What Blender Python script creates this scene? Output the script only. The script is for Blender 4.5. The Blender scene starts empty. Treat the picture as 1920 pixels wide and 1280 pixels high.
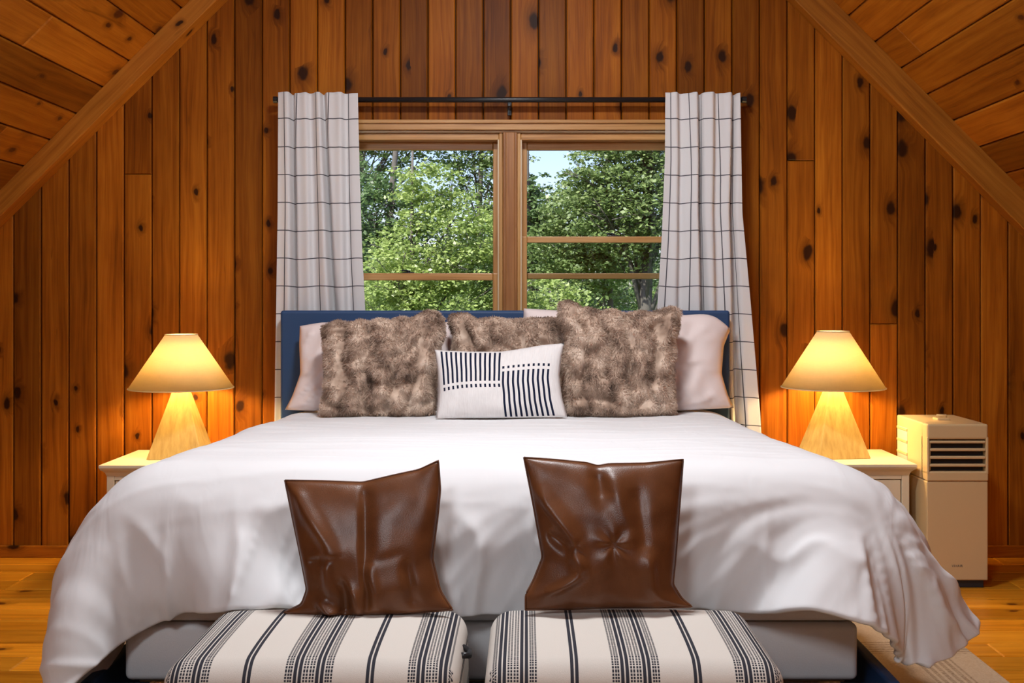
import bpy, bmesh, math, random
import numpy as np
from mathutils import Vector, noise as mnoise

random.seed(7)
rng = np.random.default_rng(7)
scene = bpy.context.scene
COL = scene.collection

# ------------------------------------------------------------------ camera
F = 2032.0            # focal length in pixels of the 1920x1280 frame
CX, CY, CH = 986.0, 560.0, 1.21
cam_d = bpy.data.cameras.new('camera')
cam_d.sensor_width = 36.0
cam_d.lens = F / 1920 * 36.0
cam_d.shift_x = -(CX - 960) / 1920
cam_d.shift_y = -(640 - CY) / 1920
cam_d.clip_end = 400
cam = bpy.data.objects.new('camera', cam_d)
COL.objects.link(cam)
cam.location = (0, 0, CH)
cam.rotation_euler = (math.pi / 2, 0, 0)
scene.camera = cam

# ------------------------------------------------------------------ world, sun, fill lamps, exposure
world = bpy.data.worlds.new('sky')
scene.world = world
world.use_nodes = True
wn = world.node_tree
wn.nodes.clear()
sky = wn.nodes.new('ShaderNodeTexSky')
sky.sky_type = 'NISHITA'
sky.sun_disc = False
sky.sun_elevation = math.radians(48)
sky.sun_rotation = math.radians(205)
sky.air_density = 1.0
sky.dust_density = 1.2
sky.ozone_density = 3.0
bg = wn.nodes.new('ShaderNodeBackground')
bg.inputs['Strength'].default_value = 0.26
wo = wn.nodes.new('ShaderNodeOutputWorld')
tint = wn.nodes.new('ShaderNodeMix'); tint.data_type = 'RGBA'; tint.blend_type = 'MULTIPLY'
tint.inputs[0].default_value = 1.0; tint.inputs[7].default_value = (1.04, 0.90, 1.0, 1)
wn.links.new(sky.outputs[0], tint.inputs[6])
wn.links.new(tint.outputs[2], bg.inputs['Color'])
wn.links.new(bg.outputs[0], wo.inputs['Surface'])

def lamp(name, kind, loc, rot, energy, color, parent=None, **kw):
    d = bpy.data.lights.new(name, kind)
    d.energy = energy
    d.color = color
    for k, v in kw.items():
        setattr(d, k, v)
    o = bpy.data.objects.new(name, d)
    COL.objects.link(o)
    o.location = loc
    o.rotation_euler = rot
    o.parent = parent
    return o

# sun high behind the house, on the trees
lamp('sun', 'SUN', (0, -10, 20), (math.radians(42), 0, math.radians(-28)), 7.4, (1.0, 0.95, 0.84), angle=math.radians(1.0))
# unseen fill lamps below an added skylight and at an added rear window
def aim(d): return Vector(d).to_track_quat('-Z', 'Y').to_euler()
lamp('fill_skylight', 'AREA', (-1.05, -0.62, 3.03), aim((0.55, 0.65, -0.65)), 66, (0.88, 0.94, 1.0), shape='RECTANGLE', size=0.9, size_y=0.62)
lamp('fill_gable_window', 'AREA', (-0.06, -2.42, 3.2), aim((0, 1, -0.35)), 7, (0.96, 0.98, 1.0), shape='RECTANGLE', size=1.0, size_y=0.45)

vs = scene.view_settings
vs.view_transform = 'Standard'
vs.look = 'None'
vs.gamma = 1.0
vs.use_curve_mapping = False
vs.exposure = 0.0

# ------------------------------------------------------------------ helpers
def W(px, py, d):
    return Vector(((px - CX) * d / F, d, CH - (py - CY) * d / F))
def X(px, d): return (px - CX) * d / F
def Z(py, d): return CH - (py - CY) * d / F

WLOC = {}
def put(o, parent=None, label=None, cat=None, group=None, kind=None):
    COL.objects.link(o)
    if parent is not None:
        o.parent = parent
    if label: o['label'] = label
    if cat: o['category'] = cat
    if group: o['group'] = group
    if kind: o['kind'] = kind
    return o

def thing(name, loc, label, cat, group=None):
    o = bpy.data.objects.new(name, None)
    o.empty_display_size = 0.1
    o.location = loc
    put(o, None, label, cat, group)
    WLOC[o.name] = Vector(loc)
    return o

def wloc(parent):
    v = Vector((0, 0, 0))
    while parent is not None:
        v = v + WLOC.get(parent.name, Vector((0, 0, 0)))
        parent = parent.parent
    return v

def finish(name, bm, mat, parent=None, smooth=False, rebase=False, **kw):
    """bm holds world coordinates; becomes one mesh object"""
    off = wloc(parent)
    base = Vector((0, 0, 0))
    if rebase and parent is None:
        xs = [v.co.x for v in bm.verts]; ys = [v.co.y for v in bm.verts]; zs = [v.co.z for v in bm.verts]
        base = Vector(((min(xs) + max(xs)) / 2, (min(ys) + max(ys)) / 2, min(zs)))
        off = base
    for v in bm.verts:
        v.co -= off
    me = bpy.data.meshes.new(name)
    bm.to_mesh(me)
    bm.free()
    for m in (mat if isinstance(mat, (list, tuple)) else [mat]):
        me.materials.append(m)
    if smooth:
        me.polygons.foreach_set('use_smooth', [True] * len(me.polygons))
    o = bpy.data.objects.new(name, me)
    put(o, parent, **kw)
    if rebase and parent is None:
        o.location = base
        WLOC[o.name] = base
    return o

def finish_np(name, verts, faces, mat, parent=None, smooth=True, rebase=False, uvs=None, **kw):
    verts = np.asarray(verts, dtype=float).reshape(-1, 3)
    off = np.array(wloc(parent))
    base = None
    if rebase and parent is None:
        lo, hi = verts.min(0), verts.max(0)
        base = np.array([(lo[0] + hi[0]) / 2, (lo[1] + hi[1]) / 2, lo[2]])
        off = base
    me = bpy.data.meshes.new(name)
    me.from_pydata((verts - off).tolist(), [], [tuple(f) for f in faces])
    if uvs is not None:      # per vertex
        uv = me.uv_layers.new(name='UVMap')
        li = np.empty(len(me.loops), dtype=np.int32)
        me.loops.foreach_get('vertex_index', li)
        uv.data.foreach_set('uv', np.asarray(uvs)[li].astype(np.float32).ravel())
    me.materials.append(mat)
    if smooth:
        me.polygons.foreach_set('use_smooth', [True] * len(me.polygons))
    me.update()
    o = bpy.data.objects.new(name, me)
    put(o, parent, **kw)
    if base is not None:
        o.location = base
        WLOC[o.name] = Vector(base)
    return o

def add_box(bm, x0, x1, y0, y1, z0, z1, bevel=0.0, seg=2):
    r = bmesh.ops.create_cube(bm, size=1.0)
    vs_ = r['verts']
    for v in vs_:
        v.co = Vector(((x0 + x1) / 2 + v.co.x * (x1 - x0), (y0 + y1) / 2 + v.co.y * (y1 - y0), (z0 + z1) / 2 + v.co.z * (z1 - z0)))
    if bevel > 0:
        es = list({e for v in vs_ for e in v.link_edges})
        bmesh.ops.bevel(bm, geom=es, offset=bevel, segments=seg, affect='EDGES', profile=0.5)

def box(name, dims, mat, parent=None, bevel=0.003, seg=2, smooth=False, **kw):
    bm = bmesh.new()
    add_box(bm, *dims, bevel=bevel, seg=seg)
    return finish(name, bm, mat, parent, smooth, **kw)

def uv_box(bm, along, ru=None, rv=None):
    """box-projected UV in metres with u along the given axis (0,1,2)"""
    ru = random.uniform(0, 60) if ru is None else ru
    rv = random.uniform(0, 60) if rv is None else rv
    uvl = bm.loops.layers.uv.verify()
    oth = [a for a in (0, 1, 2) if a != along]
    for f in bm.faces:
        for l in f.loops:
            c = l.vert.co
            l[uvl].uv = (c[along] + ru, c[oth[0]] + c[oth[1]] + rv)

def wbox(name, dims, mat, parent=None, bevel=0.003, along=0, seg=1, **kw):
    bm = bmesh.new()
    add_box(bm, *dims, bevel=bevel, seg=seg)
    uv_box(bm, along)
    return finish(name, bm, mat, parent, **kw)

def inset_poly(poly, c):
    n = len(poly)
    area = sum(poly[i][0] * poly[(i + 1) % n][1] - poly[(i + 1) % n][0] * poly[i][1] for i in range(n))
    s = 1 if area > 0 else -1
    lines = []
    for i in range(n):
        p, q = Vector(poly[i]), Vector(poly[(i + 1) % n])
        d = (q - p).normalized()
        nrm = Vector((-d.y, d.x)) * s
        lines.append((p + nrm * c, d))
    out = []
    for i in range(n):
        (p, d), (q, e) = lines[i - 1], lines[i]
        den = d.x * e.y - d.y * e.x
        t = ((q.x - p.x) * e.y - (q.y - p.y) * e.x) / den
        out.append((p.x + d.x * t, p.y + d.y * t))
    return out

def plank(name, mat, parent, O, U, V, N, poly, th=0.018, ch=0.004, **kw):
    """a board: convex outline in (u along, v across), extruded along N with a chamfered face"""
    O, U, V, N = Vector(O), Vector(U), Vector(V), Vector(N)
    ru, rv = random.uniform(0, 80), random.uniform(0, 80)
    bm = bmesh.new()
    uvl = bm.loops.layers.uv.verify()
    ins = inset_poly(poly, ch)
    rings = []
    for pl, h in ((poly, 0.0), (poly, th - ch), (ins, th)):
        rings.append([(bm.verts.new(O + U * p[0] + V * p[1] + N * h), p) for p in pl])
    n = len(poly)
    def face(items):
        f = bm.faces.new([i[0] for i in items])
        for l, it in zip(f.loops, items):
            l[uvl].uv = (it[1][0] + ru, it[1][1] + rv)
    for a, b in ((0, 1), (1, 2)):
        for i in range(n):
            face([rings[a][i], rings[a][(i + 1) % n], rings[b][(i + 1) % n], rings[b][i]])
    face(rings[2])
    face(rings[0][::-1])
    bmesh.ops.recalc_face_normals(bm, faces=bm.faces[:])
    return finish(name, bm, mat, parent, **kw)

def add_tube(bm, pts, radii, seg=10, cap=True):
    pts = [Vector(p) for p in pts]
    rings = []
    for i, p in enumerate(pts):
        d = (pts[min(i + 1, len(pts) - 1)] - pts[max(i - 1, 0)]).normalized()
        up = Vector((0, 0, 1)) if abs(d.z) < 0.9 else Vector((1, 0, 0))
        a = d.cross(up).normalized(); b = d.cross(a).normalized()
        r = radii[i] if isinstance(radii, (list, tuple)) else radii
        rings.append([bm.verts.new(p + (a * math.cos(t) + b * math.sin(t)) * r) for t in [2 * math.pi * k / seg for k in range(seg)]])
    for i in range(len(rings) - 1):
        for k in range(seg):
            bm.faces.new([rings[i][k], rings[i][(k + 1) % seg], rings[i + 1][(k + 1) % seg], rings[i + 1][k]])
    if cap:
        bm.faces.new(rings[0][::-1]); bm.faces.new(rings[-1])

def add_lathe(bm, cx, cy, prof, seg=48):
    rings = [[bm.verts.new((cx + r * math.cos(2 * math.pi * k / seg), cy + r * math.sin(2 * math.pi * k / seg), z)) for k in range(seg)] for r, z in prof]
    for i in range(len(rings) - 1):
        for k in range(seg):
            bm.faces.new([rings[i][k], rings[i][(k + 1) % seg], rings[i + 1][(k + 1) % seg], rings[i + 1][k]])
    return rings

# ------------------------------------------------------------------ materials
class NT:
    def __init__(s, name):
        s.m = bpy.data.materials.new(name)
        s.m.use_nodes = True
        s.t = s.m.node_tree
        s.t.nodes.clear()
        s.out = s.t.nodes.new('ShaderNodeOutputMaterial')
    def n(s, typ, **props):
        nd = s.t.nodes.new('ShaderNode' + typ)
        for k, v in props.items():
            setattr(nd, k, v)
        return nd
    def l(s, a, b): s.t.links.new(a, b)
    def set(s, sock, v):
        if hasattr(v, 'is_linked') or hasattr(v, 'links'):
            s.l(v, sock)
        else:
            sock.default_value = v
    def math(s, op, a, b=None, c=None, clamp=False):
        nd = s.n('Math', operation=op, use_clamp=clamp)
        s.set(nd.inputs[0], a)
        if b is not None: s.set(nd.inputs[1], b)
        if c is not None: s.set(nd.inputs[2], c)
        return nd.outputs[0]
    def mix(s, f, a, b, blend='MIX'):
        nd = s.n('Mix', data_type='RGBA', blend_type=blend)
        s.set(nd.inputs[0], f); s.set(nd.inputs[6], a); s.set(nd.inputs[7], b)
        return nd.outputs[2]
    def ramp(s, f, stops, interp='LINEAR'):
        nd = s.n('ValToRGB')
        cr = nd.color_ramp
        cr.interpolation = interp
        while len(cr.elements) < len(stops): cr.elements.new(0.5)
        for e, (p, c) in zip(cr.elements, stops):
            e.position = p; e.color = (*c[:3], 1)
        s.set(nd.inputs[0], f)
        return nd.outputs[0]
    def mapr(s, v, a, b, c=0.0, d=1.0, smooth=False):
        nd = s.n('MapRange', interpolation_type='SMOOTHSTEP' if smooth else 'LINEAR')
        s.set(nd.inputs[0], v)
        for i, q in zip((1, 2, 3, 4), (a, b, c, d)): s.set(nd.inputs[i], q)
        return nd.outputs[0]
    def xyz(s, x, y, z=0.0):
        nd = s.n('CombineXYZ')
        s.set(nd.inputs[0], x); s.set(nd.inputs[1], y); s.set(nd.inputs[2], z)
        return nd.outputs[0]
    def noise(s, vec, scale=5.0, detail=2.0, rough=0.5, dist=0.0):
        nd = s.n('TexNoise')
        if vec is not None: s.l(vec, nd.inputs['Vector'])
        nd.inputs['Scale'].default_value = scale
        nd.inputs['Detail'].default_value = detail
        nd.inputs['Roughness'].default_value = rough
        nd.inputs['Distortion'].default_value = dist
        return nd.outputs[0]
    def bump(s, h, strength=0.3, dist=0.01):
        nd = s.n('Bump')
        nd.inputs['Strength'].default_value = strength
        nd.inputs['Distance'].default_value = dist
        s.set(nd.inputs['Height'], h)
        return nd.outputs[0]
    def principled(s, color, rough=0.5, normal=None, **kw):
        p = s.n('BsdfPrincipled')
        s.set(p.inputs['Base Color'], color if hasattr(color, 'links') else (*color[:3], 1))
        s.set(p.inputs['Roughness'], rough)
        if normal is not None: s.l(normal, p.inputs['Normal'])
        for k, v in kw.items():
            s.set(p.inputs[k.replace('_', ' ')], v)
        return p
    def done(s, shader):
        s.l(shader, s.out.inputs['Surface'])
        return s.m

def wood(name, dark, mid, light, knot=(0.02, 0.006, 0.002), keep=0.72, rough=0.38, tone=0.32, knot_size=1.0, spec=0.35):
    t = NT(name)
    uv = t.n('UVMap').outputs[0]
    sep = t.n('SeparateXYZ'); t.l(uv, sep.inputs[0])
    u, v = sep.outputs[0], sep.outputs[1]
    # knots
    wob = t.noise(uv, 16, 2, 0.6)
    ku = t.math('ADD', t.math('MULTIPLY', u, 0.62), t.math('MULTIPLY', wob, 0.028))
    kv = t.math('ADD', v, t.math('MULTIPLY', wob, 0.022))
    vor = t.n('TexVoronoi', voronoi_dimensions='2D', feature='F1')
    t.l(t.xyz(ku, kv), vor.inputs['Vector'])
    vor.inputs['Scale'].default_value = 6.5
    cs = t.n('SeparateColor'); t.l(vor.outputs['Color'], cs.inputs[0])
    has = t.math('GREATER_THAN', cs.outputs[0], keep)
    size = t.mapr(t.math('POWER', cs.outputs[1], 1.6), 0, 1, 0.05 * knot_size, 0.17 * knot_size)
    rel = t.math('DIVIDE', vor.outputs['Distance'], size)
    core = t.math('MULTIPLY', t.mapr(rel, 0.55, 1.05, 1, 0, True), has)
    halo = t.math('MULTIPLY', t.mapr(rel, 0.6, 2.6, 1, 0, True), has)
    # grain
    warp = t.noise(t.xyz(t.math('MULTIPLY', u, 1.3), t.math('MULTIPLY', v, 6.0)), 1.0, 2, 0.5)
    vv = t.math('ADD', v, t.math('MULTIPLY', warp, 0.07))
    vv = t.math('ADD', vv, t.math('MULTIPLY', halo, 0.035))
    g1 = t.noise(t.xyz(t.math('MULTIPLY', u, 1.1), t.math('MULTIPLY', vv, 46.0)), 1.0, 3, 0.62)
    g2 = t.noise(t.xyz(t.math('MULTIPLY', u, 5.0), t.math('MULTIPLY', v, 190.0)), 1.0, 2, 0.6)
    g3 = t.noise(t.xyz(t.math('MULTIPLY', u, 1.5), t.math('MULTIPLY', v, 5.0)), 1.0, 3, 0.6)
    g = t.math('ADD', t.math('MULTIPLY', g1, 0.55), t.math('ADD', t.math('MULTIPLY', g2, 0.18), t.math('MULTIPLY', g3, 0.42)))
    col = t.ramp(g, [(0.36, dark), (0.55, mid), (0.78, light)])
    rnd = t.n('ObjectInfo').outputs['Random']
    col = t.mix(1.0, col, t.ramp(rnd, [(0, (1 - tone,) * 3), (0.5, (0.95,) * 3), (1, (1 + tone * 0.55,) * 3)]), 'MULTIPLY')
    col = t.mix(t.math('MULTIPLY', halo, 0.55), col, (*[c * 0.55 for c in dark], 1))
    col = t.mix(t.math('MULTIPLY', core, 0.93), col, (*knot, 1))
    # dark resin streaks
    st = t.noise(t.xyz(t.math('MULTIPLY', u, 2.2), t.math('MULTIPLY', v, 22.0)), 1.0, 2, 0.5, 1.2)
    col = t.mix(t.mapr(st, 0.67, 0.80, 0, 0.5, True), col, (*[c * 0.45 for c in dark], 1))
    nrm = t.bump(t.math('SUBTRACT', g2, t.math('MULTIPLY', core, 0.5)), 0.12, 0.004)
    p = t.principled(col, rough, nrm, Specular_IOR_Level=spec)
    return t.done(p.outputs[0])

M_WALL = wood('stained_pine_wall', (0.125, 0.030, 0.0018), (0.275, 0.075, 0.0045), (0.44, 0.145, 0.011), keep=0.62, spec=0.10, rough=0.45, tone=0.40, knot_size=1.3)
M_CEIL = wood('stained_pine_ceiling', (0.17, 0.042, 0.003), (0.33, 0.10, 0.007), (0.47, 0.17, 0.015), keep=0.68, spec=0.14, tone=0.4, knot_size=1.2, knot=(0.08, 0.02, 0.006))
M_FLOOR = wood('honey_pine_floor', (0.36, 0.108, 0.006), (0.62, 0.225, 0.011), (0.80, 0.35, 0.028), keep=0.64, rough=0.33, tone=0.34, spec=0.25, knot=(0.09, 0.02, 0.005), knot_size=0.95)
M_TRIM = wood('oak_window_wood', (0.30, 0.125, 0.032), (0.52, 0.26, 0.085), (0.70, 0.42, 0.18), keep=1.1, rough=0.35, tone=0.1)
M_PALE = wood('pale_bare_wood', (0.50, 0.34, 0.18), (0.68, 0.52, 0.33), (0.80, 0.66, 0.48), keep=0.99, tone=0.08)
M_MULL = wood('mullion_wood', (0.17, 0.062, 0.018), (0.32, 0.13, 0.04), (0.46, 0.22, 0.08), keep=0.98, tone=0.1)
M_BEAM = wood('pine_beam', (0.19, 0.054, 0.006), (0.34, 0.115, 0.012), (0.50, 0.19, 0.024), keep=0.8, spec=0.25)

def plain(name, col, rough=0.5, noise_amt=0.0, scale=200, bump=0.0, **kw):
    t = NT(name)
    tc = t.n('TexCoord').outputs['Object']
    c = (*col, 1)
    nrm = None
    if noise_amt or bump:
        nz = t.noise(tc, scale, 3, 0.6)
        if noise_amt:
            c = t.mix(nz, (*[x * (1 - noise_amt) for x in col], 1), (*[min(1, x * (1 + noise_amt)) for x in col], 1))
        if bump:
            nrm = t.bump(nz, bump, 0.003)
    return t.done(t.principled(c, rough, nrm, **kw).outputs[0])

M_DARK = plain('dark_gap', (0.02, 0.008, 0.003), 0.9)
M_BLACK = plain('black_metal', (0.012, 0.012, 0.014), 0.35, 0.1, 90)
def m_sheet():
    t = NT('white_cotton')
    tc = t.n('TexCoord').outputs['Object']
    wv = t.noise(tc, 420, 2, 0.6)
    mp = t.n('Mapping'); mp.inputs['Scale'].default_value = (9, 4, 4); mp.inputs['Rotation'].default_value = (0, 0.35, 0.2); t.l(tc, mp.inputs[0])
    cr = t.noise(mp.outputs[0], 1.0, 3, 0.45, 0.5)
    ridge = t.math('ABSOLUTE', t.math('SUBTRACT', cr, 0.5))
    hgt = t.math('ADD', t.math('MULTIPLY', wv, 0.02), t.math('MULTIPLY', t.mapr(ridge, 0.0, 0.10, 1.0, 0.0, True), 0.10))
    hgt = t.math('ADD', hgt, t.math('MULTIPLY', cr, 1.2))
    return t.done(t.principled((0.79, 0.79, 0.80), 0.85, t.bump(hgt, 0.30, 0.012), Sheen_Weight=0.12).outputs[0])
M_SHEET = m_sheet()
M_MATT = plain('mattress_cover', (0.72, 0.70, 0.70), 0.9, 0.05, 300, 0.15)
M_PCASE = plain('pillow_case_cotton', (0.83, 0.71, 0.68), 0.8, 0.02, 200, 0.06, Sheen_Weight=0.1)
M_NAVY = plain('navy_upholstery', (0.016, 0.055, 0.15), 0.55, 0.15, 600, 0.1)
M_PAINT = plain('cream_paint', (0.70, 0.60, 0.43), 0.4, 0.02, 30)
M_ACW = plain('warm_cast_plastic', (0.62, 0.44, 0.23), 0.38, 0.01, 20)  # warm cast of lamp and wood bounce put into the base colour
M_ACD = plain('dark_plastic', (0.02, 0.02, 0.022), 0.5, 0.1, 60)
M_ACG = plain('grey_print', (0.10, 0.09, 0.08), 0.6)

def m_leather():
    t = NT('brown_leather')
    tc = t.n('TexCoord').outputs['Object']
    n1 = t.noise(tc, 7, 3, 0.6)
    n2 = t.noise(tc, 420, 2, 0.5)
    col = t.ramp(n1, [(0.3, (0.095, 0.031, 0.010)), (0.7, (0.175, 0.062, 0.021))])
    nrm = t.bump(t.math('ADD', t.math('MULTIPLY', n2, 0.35), n1), 0.18, 0.006)
    return t.done(t.principled(col, 0.35, nrm, Specular_IOR_Level=0.42).outputs[0])
M_LEATHER = m_leather()

def m_glass():
    t = NT('window_glass')
    tr = t.n('BsdfTransparent'); tr.inputs[0].default_value = (0.96, 0.98, 0.975, 1)
    gl = t.n('BsdfGlossy'); gl.inputs['Roughness'].default_value = 0.02
    fr = t.n('Fresnel'); fr.inputs[0].default_value = 1.45
    mx = t.n('MixShader')
    t.l(fr.outputs[0], mx.inputs[0]); t.l(tr.outputs[0], mx.inputs[1]); t.l(gl.outputs[0], mx.inputs[2])
    return t.done(mx.outputs[0])
M_GLASS = m_glass()

# ------------------------------------------------------------------ room shell
YW = 5.08                 # face of the boards on the gable wall
YB = -2.5                 # gable wall behind the camera
AX, AZ = -0.06, 4.066     # ridge
XL, XR = -3.22, 3.10      # knee walls
def zroof(x): return AZ - abs(x - AX)
zk = zroof(XL)

def quad_slab(name, pts, n, th, mat, **kw):
    """thick slab from a planar polygon, thickness th along n"""
    bm = bmesh.new()
    a = [bm.verts.new(Vector(p)) for p in pts]
    b = [bm.verts.new(Vector(p) + Vector(n) * th) for p in pts]
    k = len(pts)
    bm.faces.new(a); bm.faces.new(b[::-1])
    for i in range(k):
        bm.faces.new([a[i], b[i], b[(i + 1) % k], a[(i + 1) % k]])
    bmesh.ops.recalc_face_normals(bm, faces=bm.faces[:])
    uv_box(bm, 1)
    return finish(name, bm, mat, kind='structure', **kw)

# floor
floor = quad_slab('floor', [(XL - 0.1, YB, -0.02), (XR + 0.1, YB, -0.02), (XR + 0.1, YW + 0.2, -0.02), (XL - 0.1, YW + 0.2, -0.02)], (0, 0, -1), 0.15, M_FLOOR)
y = YW
PW = 0.141
row = 0
while y > 1.4:
    y0 = y - PW
    cuts = [XL - 0.05]
    xx = XL - 0.05 + random.uniform(0.6, 2.2)
    while xx < XR - 0.4:
        cuts.append(xx); xx += random.uniform(1.6, 2.6)
    cuts.append(XR + 0.05)
    for a, b in zip(cuts[:-1], cuts[1:]):
        plank('plank', M_FLOOR, floor, (0, 0, -0.02), (1, 0, 0), (0, 1, 0), (0, 0, 1),
              [(a + 0.0006, y0 + 0.0014), (b - 0.0006, y0 + 0.0014), (b - 0.0006, y - 0.0014), (a + 0.0006, y - 0.0014)], th=0.02, ch=0.0045)
    y = y0

# gable wall with the window opening
WX0, WX1 = X(588, 5.12), X(1324, 5.12)
WZ0, WZ1 = 0.66, Z(243, 5.08)
bm = bmesh.new()
def wall_piece(poly):
    a = [bm.verts.new((p[0], YW + 0.02, p[1])) for p in poly]
    b = [bm.verts.new((p[0], YW + 0.17, p[1])) for p in poly]
    bm.faces.new(a); bm.faces.new(b[::-1])
    for i in range(len(poly)):
        bm.faces.new([a[i], b[i], b[(i + 1) % len(poly)], a[(i + 1) % len(poly)]])
wall_piece([(XL, -0.1), (WX0, -0.1), (WX0, zroof(WX0)), (XL, zk)])
wall_piece([(WX1, -0.1), (XR, -0.1), (XR, zroof(XR)), (WX1, zroof(WX1))])
wall_piece([(WX0, -0.1), (WX1, -0.1), (WX1, WZ0), (WX0, WZ0)])
wall_piece([(WX0, WZ1), (WX1, WZ1), (WX1, zroof(WX1)), (AX, AZ), (WX0, zroof(WX0))])
bmesh.ops.recalc_face_normals(bm, faces=bm.faces[:])
wall_front = finish('wall_front', bm, M_DARK, kind='structure')
BW = 51.83 / 400.0
x_first = (25 - CX) / 400.0
k0 = math.floor((XL - x_first) / BW)
for k in range(k0, 80):
    xa = x_first + k * BW; xb = xa + BW
    if xa > XR - 0.03: break
    g = 0.0022
    xa_, xb_ = max(xa, XL) + g, min(xb, XR) - g
    if xb_ - xa_ < 0.02: continue
    def bd(z0, top):
        if xa_ < AX < xb_:
            poly = [(z0, xa_), (z0, xb_)] + [(min(top, zroof(xb_)), xb_)] + ([(AZ, AX)] if top > AZ else []) + [(min(top, zroof(xa_)), xa_)]
        else:
            poly = [(z0, xa_), (z0, xb_), (min(top, zroof(xb_)), xb_), (min(top, zroof(xa_)), xa_)]
        plank('board', M_WALL, wall_front, (0, YW + 0.02, 0), (0, 0, 1), (1, 0, 0), (0, -1, 0), poly, th=0.02 + random.uniform(0, 0.0025), ch=0.005)
    if xb_ > WX0 and xa_ < WX1:
        bd(0.0, WZ0 - 0.002)
        # side boards keep a strip beside the opening
        if xa_ < WX0 - 0.01:
            plank('board', M_WALL, wall_front, (0, YW + 0.02, 0), (0, 0, 1), (1, 0, 0), (0, -1, 0), [(WZ0, xa_), (WZ0, WX0), (WZ1, WX0), (WZ1, xa_)], ch=0.004)
        if xb_ > WX1 + 0.01:
            plank('board', M_WALL, wall_front, (0, YW + 0.02, 0), (0, 0, 1), (1, 0, 0), (0, -1, 0), [(WZ0, WX1), (WZ0, xb_), (WZ1, xb_), (WZ1, WX1)], ch=0.004)
        bd(WZ1, 9)
    else:
        # an occasional butt joint along the height
        if random.random() < 0.09:
            zj = random.uniform(0.9, 2.2)
            if zj < min(zroof(xa_), zroof(xb_)) - 0.3:
                bd(0.0, zj - 0.001); bd(zj + 0.001, 9)
                continue
        bd(0.0, 9)
wbox('baseboard_front', (XL, XR, YW - 0.016, YW, 0.0, 0.056), M_WALL, bevel=0.004, along=0, kind='structure')

# knee walls and rear gable with one window added for fill light
quad_slab('wall_left', [(XL, YB, -0.1), (XL, YW + 0.17, -0.1), (XL, YW + 0.17, zk + 0.02), (XL, YB, zk + 0.02)], (-1, 0, 0), 0.12, M_WALL)
quad_slab('wall_right', [(XR, YB, -0.1), (XR, YW + 0.17, -0.1), (XR, YW + 0.17, zk + 0.02), (XR, YB, zk + 0.02)], (1, 0, 0), 0.12, M_WALL)
bm = bmesh.new()
def wp2(poly):
    a = [bm.verts.new((p[0], YB, p[1])) for p in poly]
    b = [bm.verts.new((p[0], YB - 0.15, p[1])) for p in poly]
    bm.faces.new(a); bm.faces.new(b[::-1])
    for i in range(len(poly)):
        bm.faces.new([a[i], b[i], b[(i + 1) % len(poly)], a[(i + 1) % len(poly)]])
def xl(z): return AX - (AZ - z)
def xr(z): return AX + (AZ - z)
hz0, hz1 = 2.95, 3.45
hxa, hxb = AX - 0.52, AX + 0.52
wp2([(XL, -0.1), (XR, -0.1), (XR, zroof(XR)), (xr(hz0), hz0), (xl(hz0), hz0), (XL, zk)])
wp2([(xl(hz0), hz0), (hxa, hz0), (hxa, hz1), (xl(hz1), hz1)])
wp2([(hxb, hz0), (xr(hz0), hz0), (xr(hz1), hz1), (hxb, hz1)])
wp2([(xl(hz1), hz1), (xr(hz1), hz1), (AX, AZ)])
bmesh.ops.recalc_face_normals(bm, faces=bm.faces[:])
uv_box(bm, 2)
finish('wall_back', bm, M_WALL, kind='structure')
bm = bmesh.new()
for d in ((hxa, hxb, YB - 0.1, YB + 0.01, hz0, hz0 + 0.04), (hxa, hxb, YB - 0.1, YB + 0.01, hz1 - 0.04, hz1),
          (hxa, hxa + 0.04, YB - 0.1, YB + 0.01, hz0, hz1), (hxb - 0.04, hxb, YB - 0.1, YB + 0.01, hz0, hz1)):
    add_box(bm, *d, bevel=0.004, seg=1)
uv_box(bm, 2)
w_ = finish('window_3', bm, M_TRIM, kind='structure')  # unseen window, added to carry the rear fill lamp
box('pane', (hxa + 0.03, hxb - 0.03, YB - 0.06, YB - 0.054, hz0 + 0.03, hz1 - 0.03), M_GLASS, w_, bevel=0)

# ceiling: both slopes, boards running from gable to gable
s2 = 1 / math.sqrt(2)
SKV0, SKV1, SKY0, SKY1 = 1.05, 1.85, -1.25, -0.15      # added skylight in the left slope (down the slope, along the room)
bm = bmesh.new()
def slope_pt(sx, v, yy, up): return (AX + sx * s2 * v, yy, AZ - s2 * v + up)
def slope_slab(sx, v0, v1, y0, y1):
    a = [bm.verts.new(slope_pt(sx, v, yy, 0.026)) for v, yy in ((v0, y0), (v1, y0), (v1, y1), (v0, y1))]
    b = [bm.verts.new(slope_pt(sx, v, yy, 0.2)) for v, yy in ((v0, y0), (v1, y0), (v1, y1), (v0, y1))]
    bm.faces.new(a); bm.faces.new(b[::-1])
    for i in range(4):
        bm.faces.new([a[i], b[i], b[(i + 1) % 4], a[(i + 1) % 4]])
LL = abs(XL - AX) * math.sqrt(2); LR = abs(XR - AX) * math.sqrt(2)
slope_slab(1, 0, LR, YB - 0.15, YW + 0.6)
slope_slab(-1, 0, LL, YB - 0.15, SKY0); slope_slab(-1, 0, LL, SKY1, YW + 0.6)
slope_slab(-1, 0, SKV0, SKY0, SKY1); slope_slab(-1, SKV1, LL, SKY0, SKY1)
bmesh.ops.recalc_face_normals(bm, faces=bm.faces[:])
uv_box(bm, 1)
ceiling = finish('ceiling', bm, M_CEIL, kind='structure')
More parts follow.
